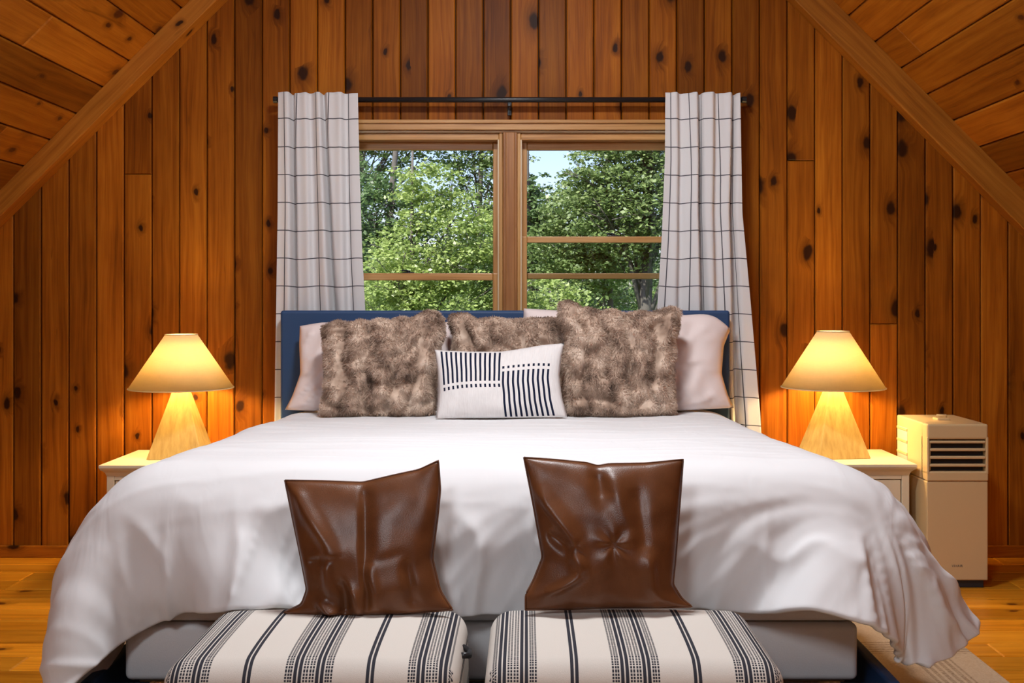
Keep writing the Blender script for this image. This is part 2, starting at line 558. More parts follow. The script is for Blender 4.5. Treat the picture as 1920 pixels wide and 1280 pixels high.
# frame and pane of the skylight added for fill light
def slope_box(bm, v0, v1, y0, y1, n0, n1):
    q = []
    for v, yy, n in ((v0, y0, n0), (v1, y0, n0), (v1, y1, n0), (v0, y1, n0), (v0, y0, n1), (v1, y0, n1), (v1, y1, n1), (v0, y1, n1)):
        q.append(bm.verts.new(Vector((AX - s2 * v, yy, AZ - s2 * v)) + Vector((-s2, 0, s2)) * n))
    for f in ((0, 1, 2, 3), (7, 6, 5, 4), (0, 4, 5, 1), (1, 5, 6, 2), (2, 6, 7, 3), (3, 7, 4, 0)):
        bm.faces.new([q[k] for k in f])
bm = bmesh.new()
for d in ((SKV0, SKV0 + 0.04, SKY0, SKY1), (SKV1 - 0.04, SKV1, SKY0, SKY1), (SKV0, SKV1, SKY0, SKY0 + 0.04), (SKV0, SKV1, SKY1 - 0.04, SKY1)):
    slope_box(bm, *d, -0.012, 0.16)
bmesh.ops.recalc_face_normals(bm, faces=bm.faces[:])
uv_box(bm, 1)
w_ = finish('window_4', bm, M_TRIM, kind='structure')
bm = bmesh.new(); slope_box(bm, SKV0 + 0.03, SKV1 - 0.03, SKY0 + 0.03, SKY1 - 0.03, 0.10, 0.106)
bmesh.ops.recalc_face_normals(bm, faces=bm.faces[:])
finish('pane', bm, M_GLASS, w_)
CW = 0.1715
for sx, phase, xe in ((-1, 0.06, XL), (1, 0.02, XR)):
    L = abs(xe - AX) * math.sqrt(2)
    v0 = -phase
    while v0 < L:
        v1 = v0 + CW
        a, b = max(v0, 0.0) + 0.0015, min(v1, L) - 0.0015
        if b - a > 0.02:
            cuts = [YB]
            yy = YB + random.uniform(0.8, 2.5)
            while yy < YW - 0.35:
                cuts.append(yy); yy += random.uniform(0.9, 2.4)
            cuts.append(YW)
            spans = list(zip(cuts[:-1], cuts[1:]))
            if sx < 0 and b > SKV0 and a < SKV1:
                spans = [q for c0, c1 in spans for q in ((c0, min(c1, SKY0)), (max(c0, SKY1), c1)) if q[1] - q[0] > 0.05]
            for c0, c1 in spans:
                t_ = 0.0185 + random.uniform(-0.002, 0.002)
                plank('board', M_CEIL, ceiling, (AX - sx * 0.0185 * s2 * 0 , 0, AZ + 0.0185 * math.sqrt(2)), (0, 1, 0), (sx * s2, 0, -s2), (-sx * s2, 0, -s2),
                      [(c0 + 0.0007, a + 0.001), (c1 - 0.0007, a + 0.001), (c1 - 0.0007, b - 0.001), (c0 + 0.0007, b - 0.001)], th=t_, ch=0.006)
        v0 = v1

# gable rafters
def rafter(name, sx, drop, y0, y1):
    bm = bmesh.new()
    uvl = bm.loops.layers.uv.verify()
    xe = XL if sx < 0 else XR
    prof = []
    for x in (AX, xe):
        zt = zroof(x) + 0.003
        prof.append([(x, y0, zt), (x, y1, zt), (x, y1, zt - drop), (x, y0, zt - drop)])
    A = [bm.verts.new(p) for p in prof[0]]; B = [bm.verts.new(p) for p in prof[1]]
    bm.faces.new(A); bm.faces.new(B[::-1])
    for i in range(4):
        bm.faces.new([A[i], B[i], B[(i + 1) % 4], A[(i + 1) % 4]])
    bmesh.ops.recalc_face_normals(bm, faces=bm.faces[:])
    es = [e for e in bm.edges if abs((e.verts[0].co - e.verts[1].co).x) > 1]
    bmesh.ops.bevel(bm, geom=es, offset=0.005, segments=2, affect='EDGES', profile=0.5)
    ru = random.uniform(0, 50)
    for f in bm.faces:
        for l in f.loops:
            c = l.vert.co
            l[uvl].uv = ((c.x * sx - c.z) * s2 + ru, c.y + (c.x * sx + c.z) * s2 + ru * 2)
    return finish(name, bm, M_BEAM, kind='structure')
rafter('trim_1', -1, 0.127, 4.978, YW)
rafter('trim_2', 1, 0.181, 5.0, YW)

# ------------------------------------------------------------------ windows
def frame_mesh(bars, along_list):
    bm = bmesh.new()
    for d, al in zip(bars, along_list):
        b2 = bmesh.new()
        add_box(b2, *d, bevel=0.004, seg=2)
        uv_box(b2, al)
        me = bpy.data.meshes.new('tmp'); b2.to_mesh(me); b2.free()
        bm.from_mesh(me)
        bpy.data.meshes.remove(me)
    return bm

def sash(name, x0, x1, z0, z1, y0, y1, sl, sr, rt, rb, parent):
    bars = [(x0, x0 + sl, y0, y1, z0, z1), (x1 - sr, x1, y0, y1, z0, z1),
            (x0 + sl, x1 - sr, y0 + 0.001, y1 - 0.001, z1 - rt, z1), (x0 + sl, x1 - sr, y0 + 0.001, y1 - 0.001, z0, z0 + rb)]
    s = finish(name, frame_mesh(bars, (2, 2, 0, 0)), M_TRIM, parent)
    ym = (y0 + y1) / 2
    box('pane', (x0 + sl - 0.004, x1 - sr + 0.004, ym - 0.002, ym + 0.002, z0 + rb - 0.004, z1 - rt + 0.004), M_GLASS, s, bevel=0)
    return s

def sash_lock(cx, y, z, parent):
    bm = bmesh.new()
    add_box(bm, cx - 0.028, cx + 0.028, y - 0.008, y + 0.014, z, z + 0.006, 0.002)
    add_tube(bm, [(cx, y + 0.003, z + 0.005), (cx, y + 0.003, z + 0.014)], 0.009, 12)
    add_tube(bm, [(cx, y + 0.003, z + 0.011), (cx - 0.022, y - 0.006, z + 0.012), (cx - 0.03, y - 0.008, z + 0.013)], [0.005, 0.004, 0.005], 8)
    finish('sash_lock', bm, M_BLACK, parent, True)

YI0, YI1 = 5.115, 5.150     # inner (lower) sash
YO0, YO1 = 5.156, 5.191     # outer (upper) sash
z_head = Z(258, 5.1)
z_sill = 0.70
for n_, (o0, o1), locpx in ((1, (X(590, 5.13), X(940.5, 5.11)), 765), (2, (X(971.5, 5.11), X(1322, 5.13)), 1150)):
    jt = 0.012
    bars = [(o0 - 0.006, o0 + jt, YW + 0.005, YW + 0.165, z_sill - 0.03, z_head + 0.022), (o1 - jt, o1 + 0.006, YW + 0.005, YW + 0.165, z_sill - 0.03, z_head + 0.022),
            (o0 + jt, o1 - jt, YW + 0.012, YW + 0.165, z_head - jt, z_head + 0.02), (o0 + jt, o1 - jt, YW - 0.02, YW + 0.165, z_sill - 0.03, z_sill)]
    w = finish('window_%d' % n_, frame_mesh(bars, (2, 2, 0, 0)), M_TRIM, kind='structure')
    a, b = o0 + jt, o1 - jt
    zt = z_head - jt
    z_mid_up = Z(523 if n_ == 2 else 524, YO0)      # bottom of upper sash
    lw = 0.030
    us = sash('upper_sash', a, b, z_mid_up, zt, YO0, YO1, lw, lw, zt - Z(281, YO0), 0.028, w)
    if n_ == 1:
        ztop = Z(512, YI0); zbot = z_sill
    else:
        ztop = Z(443, YI0); zbot = z_sill + (Z(443, YI0) - Z(512, YI0))
    ls = sash('lower_sash', a, b, zbot, ztop, YI0, YI1, lw, lw, 0.034 if n_ == 1 else 0.030, 0.05, w)
    sash_lock(X(locpx, YI0), YI0 + 0.014, ztop, ls)
    # channel strips beside the sashes
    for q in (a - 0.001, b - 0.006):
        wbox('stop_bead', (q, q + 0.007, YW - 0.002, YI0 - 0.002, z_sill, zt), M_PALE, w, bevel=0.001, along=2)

# casing: head with two steps, side casings, mullion, sill
bm = frame_mesh([(X(566, 5.05), X(1346, 5.05), YW - 0.032, YW + 0.002, Z(231, 5.05), Z(224, 5.05)),
                 (X(570, 5.06), X(1342, 5.06), YW - 0.022, YW + 0.004, Z(243.5, 5.06), Z(231, 5.06))], (0, 0))
finish('trim_3', bm, M_TRIM, kind='structure')
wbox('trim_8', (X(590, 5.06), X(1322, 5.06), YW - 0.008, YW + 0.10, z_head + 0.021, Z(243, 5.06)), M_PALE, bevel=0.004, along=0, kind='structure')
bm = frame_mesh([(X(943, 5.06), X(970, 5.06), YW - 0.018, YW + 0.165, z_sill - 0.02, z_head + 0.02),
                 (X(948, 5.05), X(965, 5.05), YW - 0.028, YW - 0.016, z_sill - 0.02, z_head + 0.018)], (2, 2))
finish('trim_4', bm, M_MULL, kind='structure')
for i, (a, b) in enumerate(((572, 590), (1322, 1340))):
    wbox('trim_%d' % (5 + i), (X(a, 5.06), X(b, 5.06), YW - 0.022, YW + 0.004, z_sill - 0.02, Z(244, 5.06)), M_TRIM, bevel=0.004, along=2, kind='structure')
wbox('trim_7', (X(560, 5.06), X(1352, 5.06), YW - 0.05, YW + 0.003, z_sill - 0.055, z_sill - 0.031), M_TRIM, bevel=0.006, along=0, kind='structure')

# ------------------------------------------------------------------ outside: ground and trees
def m_leaf(name, a, b, c):
    t = NT(name)
    geo = t.n('NewGeometry')
    r = geo.outputs['Random Per Island']
    n = t.noise(t.n('TexCoord').outputs['Object'], 1.1, 2, 0.5)
    f = t.math('ADD', t.math('MULTIPLY', r, 0.45), t.math('MULTIPLY', n, 0.6))
    col = t.ramp(f, [(0.25, a), (0.5, b), (0.8, c)])
    df = t.n('BsdfDiffuse'); t.l(col, df.inputs[0])
    tl = t.n('BsdfTranslucent'); t.l(col, tl.inputs[0])
    gl = t.n('BsdfGlossy'); gl.inputs['Roughness'].default_value = 0.45
    m1 = t.n('MixShader'); m1.inputs[0].default_value = 0.42
    t.l(df.outputs[0], m1.inputs[1]); t.l(tl.outputs[0], m1.inputs[2])
    m2 = t.n('MixShader'); m2.inputs[0].default_value = 0.06
    t.l(m1.outputs[0], m2.inputs[1]); t.l(gl.outputs[0], m2.inputs[2])
    return t.done(m2.outputs[0])
L_LIGHT = m_leaf('leaf_spring', (0.20, 0.30, 0.07), (0.35, 0.46, 0.12), (0.53, 0.62, 0.22))
L_MID = m_leaf('leaf_mid', (0.13, 0.20, 0.06), (0.22, 0.31, 0.10), (0.36, 0.45, 0.17))
L_DARK = m_leaf('leaf_deep', (0.07, 0.13, 0.045), (0.13, 0.22, 0.07), (0.22, 0.33, 0.11))
M_BARK = plain('bark', (0.13, 0.115, 0.10), 0.9, 0.4, 30, 0.6)
M_GRASS = plain('grass', (0.10, 0.20, 0.03), 0.95, 0.5, 3)

GZ = -2.9
bm = bmesh.new()
bmesh.ops.create_grid(bm, x_segments=40, y_segments=40, size=45)
for v in bm.verts:
    v.co = Vector((v.co.x, v.co.y + 51.0, GZ + 0.25 * mnoise.noise(Vector((v.co.x * 0.08, v.co.y * 0.08, 0)))))
finish('ground', bm, M_GRASS, smooth=True, kind='structure')

def tree(name, label, cat, base, h, clusters, nleaf, leaf, mat, r0, seed, group=None, flat=0.55, branch_n=None):
    """clusters: list of (centre, radius) foliage masses, absolute coordinates"""
    R = random.Random(seed); G = np.random.default_rng(seed)
    base = Vector(base)
    root = thing(name, base, label, cat, group)
    bm = bmesh.new()
    top = base + Vector((R.uniform(-0.3, 0.3), R.uniform(-0.3, 0.3), h))
    n = 7
    path = []
    for i in range(n):
        f = i / (n - 1)
        p = base.lerp(top, f) + Vector((math.sin(f * 5 + seed) * 0.07 * h / 6, math.cos(f * 4 + seed) * 0.05 * h / 6, 0)) * (f > 0)
        path.append(p)
    add_tube(bm, path, [max(0.012, r0 * (1 - 0.82 * i / (n - 1))) for i in range(n)], 9)
    finish('trunk', bm, M_BARK, root, True)
    bm = bmesh.new()
    for c, r in clusters:
        c = Vector(c)
        f = min(0.9, max(0.08, (c.z - r * 0.7 - base.z) / h - 0.08))
        i = f * (n - 1); k = min(n - 2, int(i))
        s = path[k].lerp(path[k + 1], i - k)
        br = max(0.008, r0 * 0.34 * (1 - 0.5 * f))
        m1 = s.lerp(c, 0.5) + Vector((0, 0, 0.12 * r))
        add_tube(bm, [s, m1, c], [br, br * 0.7, br * 0.35], 6)
        for _ in range(7):
            d = Vector((R.uniform(-1, 1), R.uniform(-1, 1), R.uniform(-0.45, 0.8) * flat * 1.6)) * r * 0.85
            st = m1.lerp(c, R.uniform(0.1, 1.0))
            add_tube(bm, [st, st.lerp(c + d, 0.55) + Vector((0, 0, 0.05 * r)), c + d], [br * 0.4, br * 0.25, 0.004], 5)
    finish('branches', bm, M_BARK, root, True)
    # leaves, in sprays
    tot = sum(r ** 2 for _, r in clusters)
    P = []
    for c, r in clusters:
        m = int(nleaf * r * r / tot)
        ns = max(6, m // 26)
        d = G.normal(size=(ns, 3)); d /= np.linalg.norm(d, axis=1)[:, None]
        rad = r * G.uniform(0.25, 1.0, size=(ns, 1)) ** 0.6
        sp = np.array(c) + d * rad * np.array([1, 1, flat + 0.15])
        idx = G.integers(0, ns, m)
        spread_ = G.normal(size=(m, 3)) * np.array([1, 1, 0.38]) * r * 0.13
        P.append(sp[idx] + spread_)
    P = np.concatenate(P); m = len(P)
    ax = G.normal(size=(m, 3)) * np.array([1, 1, 0.45]); ax /= np.linalg.norm(ax, axis=1)[:, None]
    up = G.normal(size=(m, 3)) * 0.55 + np.array([0, -0.25, 1.0])
    side = np.cross(ax, up); side /= np.linalg.norm(side, axis=1)[:, None]
    L = leaf * G.uniform(0.6, 1.25, size=(m, 1))
    V = np.empty((m, 4, 3))
    V[:, 0] = P - ax * L * 0.5
    V[:, 1] = P + side * L * 0.33
    V[:, 2] = P + ax * L * 0.5
    V[:, 3] = P - side * L * 0.33
    fc = np.arange(m * 4).reshape(m, 4)
    finish_np('foliage', V.reshape(-1, 3), fc.tolist(), mat, root, smooth=False, kind='stuff')
    return root

def cl(pxs, d, jitter=0.0):
    """clusters from (px, py, radius in metres, extra depth)"""
    return [(W(px, py, d + e), r) for px, py, r, e in pxs]
def at(px, d): return (X(px, d), d, GZ)

tree('maple_tree', 'bright spring-green young maple filling the middle of the left window', 'tree', at(815, 10.5), 5.6,
     cl([(800, 470, .62, 0), (745, 525, .42, -.3), (860, 400, .42, .2), (880, 500, .5, .3), (800, 350, .4, .1), (910, 450, .34, -.2), (720, 590, .5, 0), (850, 580, .6, 0), (960, 560, .4, .3), (770, 425, .26, .4)], 10.5), 24000, .046, L_LIGHT, .05, 1)
tree('oak_tree', 'dark green oak behind the bright maple, by the left curtain', 'tree', at(705, 14), 7.2,
     cl([(700, 400, .9, 0), (640, 480, 1.0, .4), (770, 470, .8, .5), (720, 520, .9, 0), (660, 350, .6, .3), (600, 400, 1.0, 0), (780, 560, .9, .2), (740, 370, .45, .2)], 14), 22000, .064, L_DARK, .12, 2)
tree('birch_tree', 'tall thin tree with open branches against the sky in the left window', 'tree', at(690, 16.5), 10.5,
     cl([(700, 300, .5, 0), (740, 270, .55, .3), (780, 310, .4, .2), (690, 250, .6, 0), (800, 255, .5, .3), (650, 290, .6, 0), (720, 340, .5, .3), (760, 230, .7, 0), (640, 220, .7, 0), (700, 190, .8, 0)], 16.5), 7000, .068, L_MID, .085, 3)
tree('ash_tree', 'airy pale ash with sky gaps at the right side of the left window', 'tree', at(905, 17), 10.5,
     cl([(890, 300, .55, 0), (850, 290, .45, .3), (930, 330, .6, 0), (910, 380, .4, .2), (880, 250, .7, 0), (940, 270, .6, 0), (860, 340, .3, 0), (920, 430, .5, .4), (960, 380, .5, 0), (900, 210, .8, 0)], 17), 9000, .066, L_MID, .07, 4)
tree('oak_tree', 'thick-trunked oak at the right side of the right window', 'tree', at(1196, 13.5), 9.5,
     cl([(1190, 330, .75, 0), (1120, 380, .6, .2), (1230, 400, .7, -.2), (1160, 430, .6, 0), (1150, 300, .5, .3), (1220, 280, .6, 0), (1250, 350, .6, .2), (1110, 320, .42, 0), (1190, 480, .6, .3), (1280, 430, .8, 0), (1200, 230, .8, 0), (1300, 320, .8, 0), (1340, 420, .8, 0), (1130, 250, .5, .5)], 13.5), 27000, .060, L_MID, .13, 5)
tree('oak_tree', 'slender grey-trunked tree left of the thick oak in the right window', 'tree', at(1126, 14.5), 7.0,
     cl([(1090, 410, .55, 0), (1060, 470, .6, .2), (1130, 460, .6, .2), (1085, 345, .34, .2), (1140, 390, .45, 0), (1055, 385, .36, .2), (1120, 510, .5, 0)], 14.5), 14000, .062, L_MID, .075, 6)
tree('beech_tree', 'deep green beech beside the mullion in the right window', 'tree', at(1010, 16), 7.2,
     cl([(1010, 385, .55, 0), (1035, 450, .55, .2), (985, 420, .55, 0), (1020, 480, .7, 0), (960, 470, .7, .2), (1000, 350, .32, 0), (940, 520, .6, 0)], 16), 17000, .066, L_DARK, .09, 7)
for i, (px, d, mat, s, lab) in enumerate((
        (660, 12.5, L_MID, 21, 'low leafy shrub at the foot of the left curtain, outside'),
        (775, 12.8, L_LIGHT, 22, 'low pale shrub below the sash rail of the left window'),
        (895, 12.6, L_MID, 23, 'low shrub outside just left of the window mullion'),
        (1020, 12.4, L_LIGHT, 24, 'low pale shrub outside just right of the window mullion'),
        (1130, 16.2, L_MID, 25, 'low shrub between the trunks in the right window'),
        (1255, 16.0, L_LIGHT, 26, 'low shrub behind the right curtain edge, outside'))):
    tree('shrub', lab, 'shrub', at(px, d), 3.9, cl([(px, 575, .55, 0), (px - 50, 600, .55, .2), (px + 50, 590, .55, -.2), (px + 10, 540, .35, .2), (px, 690, .9, 0)], d), 6500, .054, mat, .05, s, 'understory shrubs outside the window')
for i, (px, py, d, s, lab) in enumerate((
        (560, 440, 24, 31, 'distant tree hidden mostly by the left curtain'), (700, 470, 29, 32, 'distant tree behind the dark oak'),
        (840, 500, 24, 33, 'distant tree behind the bright maple'), (960, 490, 29.5, 34, 'distant tree behind the window mullion'),
        (1080, 470, 24, 35, 'distant tree behind the slender grey trunk'), (1200, 460, 29, 36, 'distant tree behind the thick-trunked oak'),
        (1350, 440, 24, 38, 'distant tree hidden mostly by the right curtain'))):
    py += 45
    tree('forest_tree', lab, 'tree', at(px, d), 6.6, cl([(px, py, 1.3, 0), (px - 60, py + 50, 1.4, .4), (px + 60, py + 40, 1.4, 0), (px, py + 110, 1.8, 0), (px + 20, py - 60, .8, 0)], d), 8000, .115, L_MID if i % 2 else L_DARK, .16, s, 'distant trees outside the window')

# ------------------------------------------------------------------ curtain rod and curtains
YR = 5.015
rod = thing('curtain_rod', W(955, 187, YR), 'long black metal curtain rod across the top of the window', 'curtain rod')
bm = bmesh.new(); add_tube(bm, [W(519, 187, YR), W(1392, 187, YR)], 0.0125, 18)
finish('rod', bm, M_BLACK, rod, True)
for a, b in ((513, 520), (1391, 1399)):
    bm = bmesh.new(); add_tube(bm, [W(a, 187, YR), W(b, 187, YR)], 0.0155, 18)
    finish('end_cap', bm, M_BLACK, rod, False)
for px in (530, 955, 1380):
    bm = bmesh.new()
    p = W(px, 194, YR)
    add_box(bm, p.x - 0.007, p.x + 0.007, YR - 0.012, YW, p.z - 0.014, p.z - 0.002, 0.002)
    add_box(bm, p.x - 0.010, p.x + 0.010, YW - 0.006, YW, p.z - 0.045, p.z + 0.02, 0.002)
    add_tube(bm, [(p.x, YR - 0.0, p.z - 0.03), (p.x, YR - 0.0, p.z - 0.004)], 0.005, 8)
    finish('bracket', bm, M_BLACK, rod)

def m_curtain():
    t = NT('windowpane_curtain_cloth')
    uv = t.n('UVMap').outputs[0]
    sep = t.n('SeparateXYZ'); t.l(uv, sep.inputs[0])
    def line(c, w):
        f = t.math('FRACT', t.math('DIVIDE', c, 0.127))
        return t.math('LESS_THAN', f, w / 0.127)
    ln = t.math('MAXIMUM', line(sep.outputs[0], 0.0048), line(sep.outputs[1], 0.0042))
    nz = t.noise(uv, 500, 2, 0.6)
    base = t.mix(nz, (0.80, 0.78, 0.78, 1), (0.88, 0.86, 0.86, 1))
    col = t.mix(t.math('MULTIPLY', ln, 0.93), base, (0.035, 0.035, 0.05, 1))
    p = t.principled(col, 0.9, t.bump(nz, 0.1, 0.002), Specular_IOR_Level=0.15)
    tl = t.n('BsdfTranslucent'); t.l(col, tl.inputs[0])
    m = t.n('MixShader'); m.inputs[0].default_value = 0.25
    t.l(p.outputs[0], m.inputs[1]); t.l(tl.outputs[0], m.inputs[2])
    return t.done(m.outputs[0])
M_CURT = m_curtain()

def curtain(label, left, right, pleats, seed, u0, v0, width, zig):
    """left/right: px edge as polylines over py; pleats: positions across 0..1 of the folds"""
    nu, nv = 150, 110
    ztop, zbot = Z(182, YR), 0.012
    R = random.Random(seed)
    s = np.linspace(0, 1, nu)
    V = np.zeros((nv, nu, 3)); UV = np.zeros((nv, nu, 2))
    for j in range(nv):
        f = j / (nv - 1)
        z = ztop + (zbot - ztop) * f
        py = CY + (CH - z) * F / YR
        lx = X(np.interp(py, [p[1] for p in left], [p[0] for p in left]), YR - 0.06)
        rx = X(np.interp(py, [p[1] for p in right], [p[0] for p in right]), YR - 0.06)
        drift = 0.012 * math.sin(2.2 * f + seed)
        sh = np.zeros(nu)
        F_ = np.full(nu, 0.050)
        for q, (c, c2, w, a) in enumerate(pleats):          # narrow valleys between broad convex panels
            cc = c + (c2 - c) * f * 1.6 if f < 0.62 else c + (c2 - c)
            ww = w * (1 + 0.35 * f)
            g = np.exp(-(np.abs(s - cc) / ww) ** 2.2)
            F_ -= a * g * (0.55 + 0.45 * min(1, f * 5))
            # one lip of each valley rolls over it
            lip = np.exp(-((s - cc + 0.075) / 0.045) ** 2)
            F_ += 0.013 * lip
            sh += 0.012 * lip * (0.5 + 0.5 * f) * zig
        F_ += 0.005 * np.sin(s * 11 + seed + 1.5 * f) + 0.0012 * np.sin(s * 33 + 4 * f + seed) * (0.3 + f)
        x = lx + (rx - lx) * s + sh
        bulge = 0.012
        y = YR - 0.019 - np.clip(F_, -0.003, 0.082)
        # top gathers onto the rod, so the head stays close to it
        zz = np.full(nu, z)
        if j == 0: pass
        zz += 0.012 * np.clip(F_ / 0.06, 0, 1) * (1 - min(1, f * 14)) - 0.004 * math.sin(seed)
        zz += 0.003 * np.sin(s * 14 + seed) * min(1, f * 3)
        V[j, :, 0] = x; V[j, :, 1] = y; V[j, :, 2] = zz
        UV[j, :, 1] = (z - Z(228, YR)) + v0 + 20.0 * 0.127
        d = np.hypot(np.diff(x), np.diff(y)); arc = np.concatenate([[0], np.cumsum(d)])
        UV[j, :, 0] = u0 + arc / arc[-1] * width
    faces = []
    for j in range(nv - 1):
        for i in range(nu - 1):
            a = j * nu + i
            faces.append((a, a + nu, a + nu + 1, a + 1))
    root = thing('curtain', (float(V[-1, :, 0].mean()), YR, 0), label, 'curtain', 'window curtains')
    o = finish_np('panel', V.reshape(-1, 3), faces, M_CURT, root, uvs=UV.reshape(-1, 2))
    md = o.modifiers.new('thick', 'SOLIDIFY'); md.thickness = 0.003; md.offset = 0
    return root
curtain('white checked curtain left of the window, behind the lamp side', [(523, 170), (522, 400), (519, 580), (516, 780), (512, 1050)], [(671, 170), (675, 330), (680, 480), (686, 590), (694, 800), (700, 1050)],
        [(0.17, 0.20, 0.030, 0.056), (0.56, 0.66, 0.034, 0.056), (0.84, 0.80, 0.05, 0.018), (0.40, 0.44, 0.05, 0.014)], 1, 0.092, 0.0, 0.60, 1.0)
curtain('white checked curtain right of the window, flaring wider towards the bottom', [(1247, 170), (1246, 300), (1240, 450), (1231, 590), (1222, 800), (1215, 1050)], [(1387, 170), (1391, 400), (1406, 560), (1424, 770), (1440, 1050)],
        [(0.46, 0.50, 0.032, 0.056), (0.92, 0.80, 0.034, 0.054), (0.20, 0.26, 0.05, 0.018), (0.68, 0.64, 0.05, 0.014)], 2, 0.098, 0.0, 0.60, 1.0)

# ------------------------------------------------------------------ bed frame
BX0, BX1 = -1.056, 0.874       # mattress sides
BXC = (BX0 + BX1) / 2
YF, YH = 2.85, 4.86            # mattress foot and head
bed = thing('bed_frame', (BXC, 3.8, 0), 'navy blue upholstered king bed frame with a plain tall headboard', 'bed frame')
HX0, HX1, HZ = X(525, 4.86), X(1369, 4.86), Z(582, 4.86)
box('headboard', (HX0, HX1, 4.862, 4.91, 0.0, HZ), M_NAVY, bed, bevel=0.012, seg=3, smooth=False)
RZ0, RZ1 = 0.075, 0.232
for a, b in ((BX0 - 0.085, BX0 - 0.052), (BX1 + 0.052, BX1 + 0.085)):
    box('side_rail', (a, b, 2.766, 4.865, RZ0, RZ1), M_NAVY, bed, bevel=0.008, seg=3)
box('foot_rail', (BX0 - 0.085, BX1 + 0.085, 2.735, 2.768, RZ0, RZ1), M_NAVY, bed, bevel=0.008, seg=3)
for k in range(12):
    yy = 2.9 + k * 0.165
    box('slat', (BX0 + 0.02, BX1 - 0.02, yy, yy + 0.07, 0.185, 0.205), M_PAINT, bed, bevel=0.003, seg=1)
for lx in (BX0 - 0.08, BX1 + 0.025):
    box('leg', (lx, lx + 0.055, 2.74, 2.79, 0.0112, RZ0), M_BLACK, bed, bevel=0.004)
box('leg', (BXC - 0.03, BXC + 0.03, 3.7, 3.76, 0.0112, 0.185), M_BLACK, bed, bevel=0.004)

def soft_box(name, dims, mat, r, label, cat, piping=False):
    bm = bmesh.new()
    add_box(bm, *dims, bevel=r, seg=5)
    if not piping:
        return finish(name, bm, mat, None, True, rebase=True, label=label, cat=cat)
    root = thing(name, ((dims[0] + dims[1]) / 2, (dims[2] + dims[3]) / 2, dims[4]), label, cat)
    finish('body', bm, mat, root, True)
    bm = bmesh.new()
    for z in (dims[4] + r * 0.8, dims[5] - r * 0.8):
        x0, x1, y0, y1 = dims[0] - 0.001, dims[1] + 0.001, dims[2] - 0.001, dims[3] + 0.001
        c = r
        pts = []
        for cx, cy, a0 in ((x1 - c, y1 - c, 0), (x0 + c, y1 - c, 90), (x0 + c, y0 + c, 180), (x1 - c, y0 + c, 270)):
            for q in range(5):
                a = math.radians(a0 + q * 22.5)
                pts.append((cx + c * math.cos(a), cy + c * math.sin(a), z))
        pts.append(pts[0])
        add_tube(bm, pts, 0.004, 6, False)
    finish('piping', bm, mat, root, True)
    return root
soft_box('box_spring', (BX0, BX1, YF - 0.004, YH, 0.205, 0.356), M_MATT, 0.018, 'pale fabric box spring showing below the duvet at the foot of the bed', 'box spring')
soft_box('mattress', (BX0, BX1, YF - 0.004, YH, 0.358, 0.695), M_MATT, 0.03, 'thick white mattress lying on the box spring under the duvet', 'mattress')

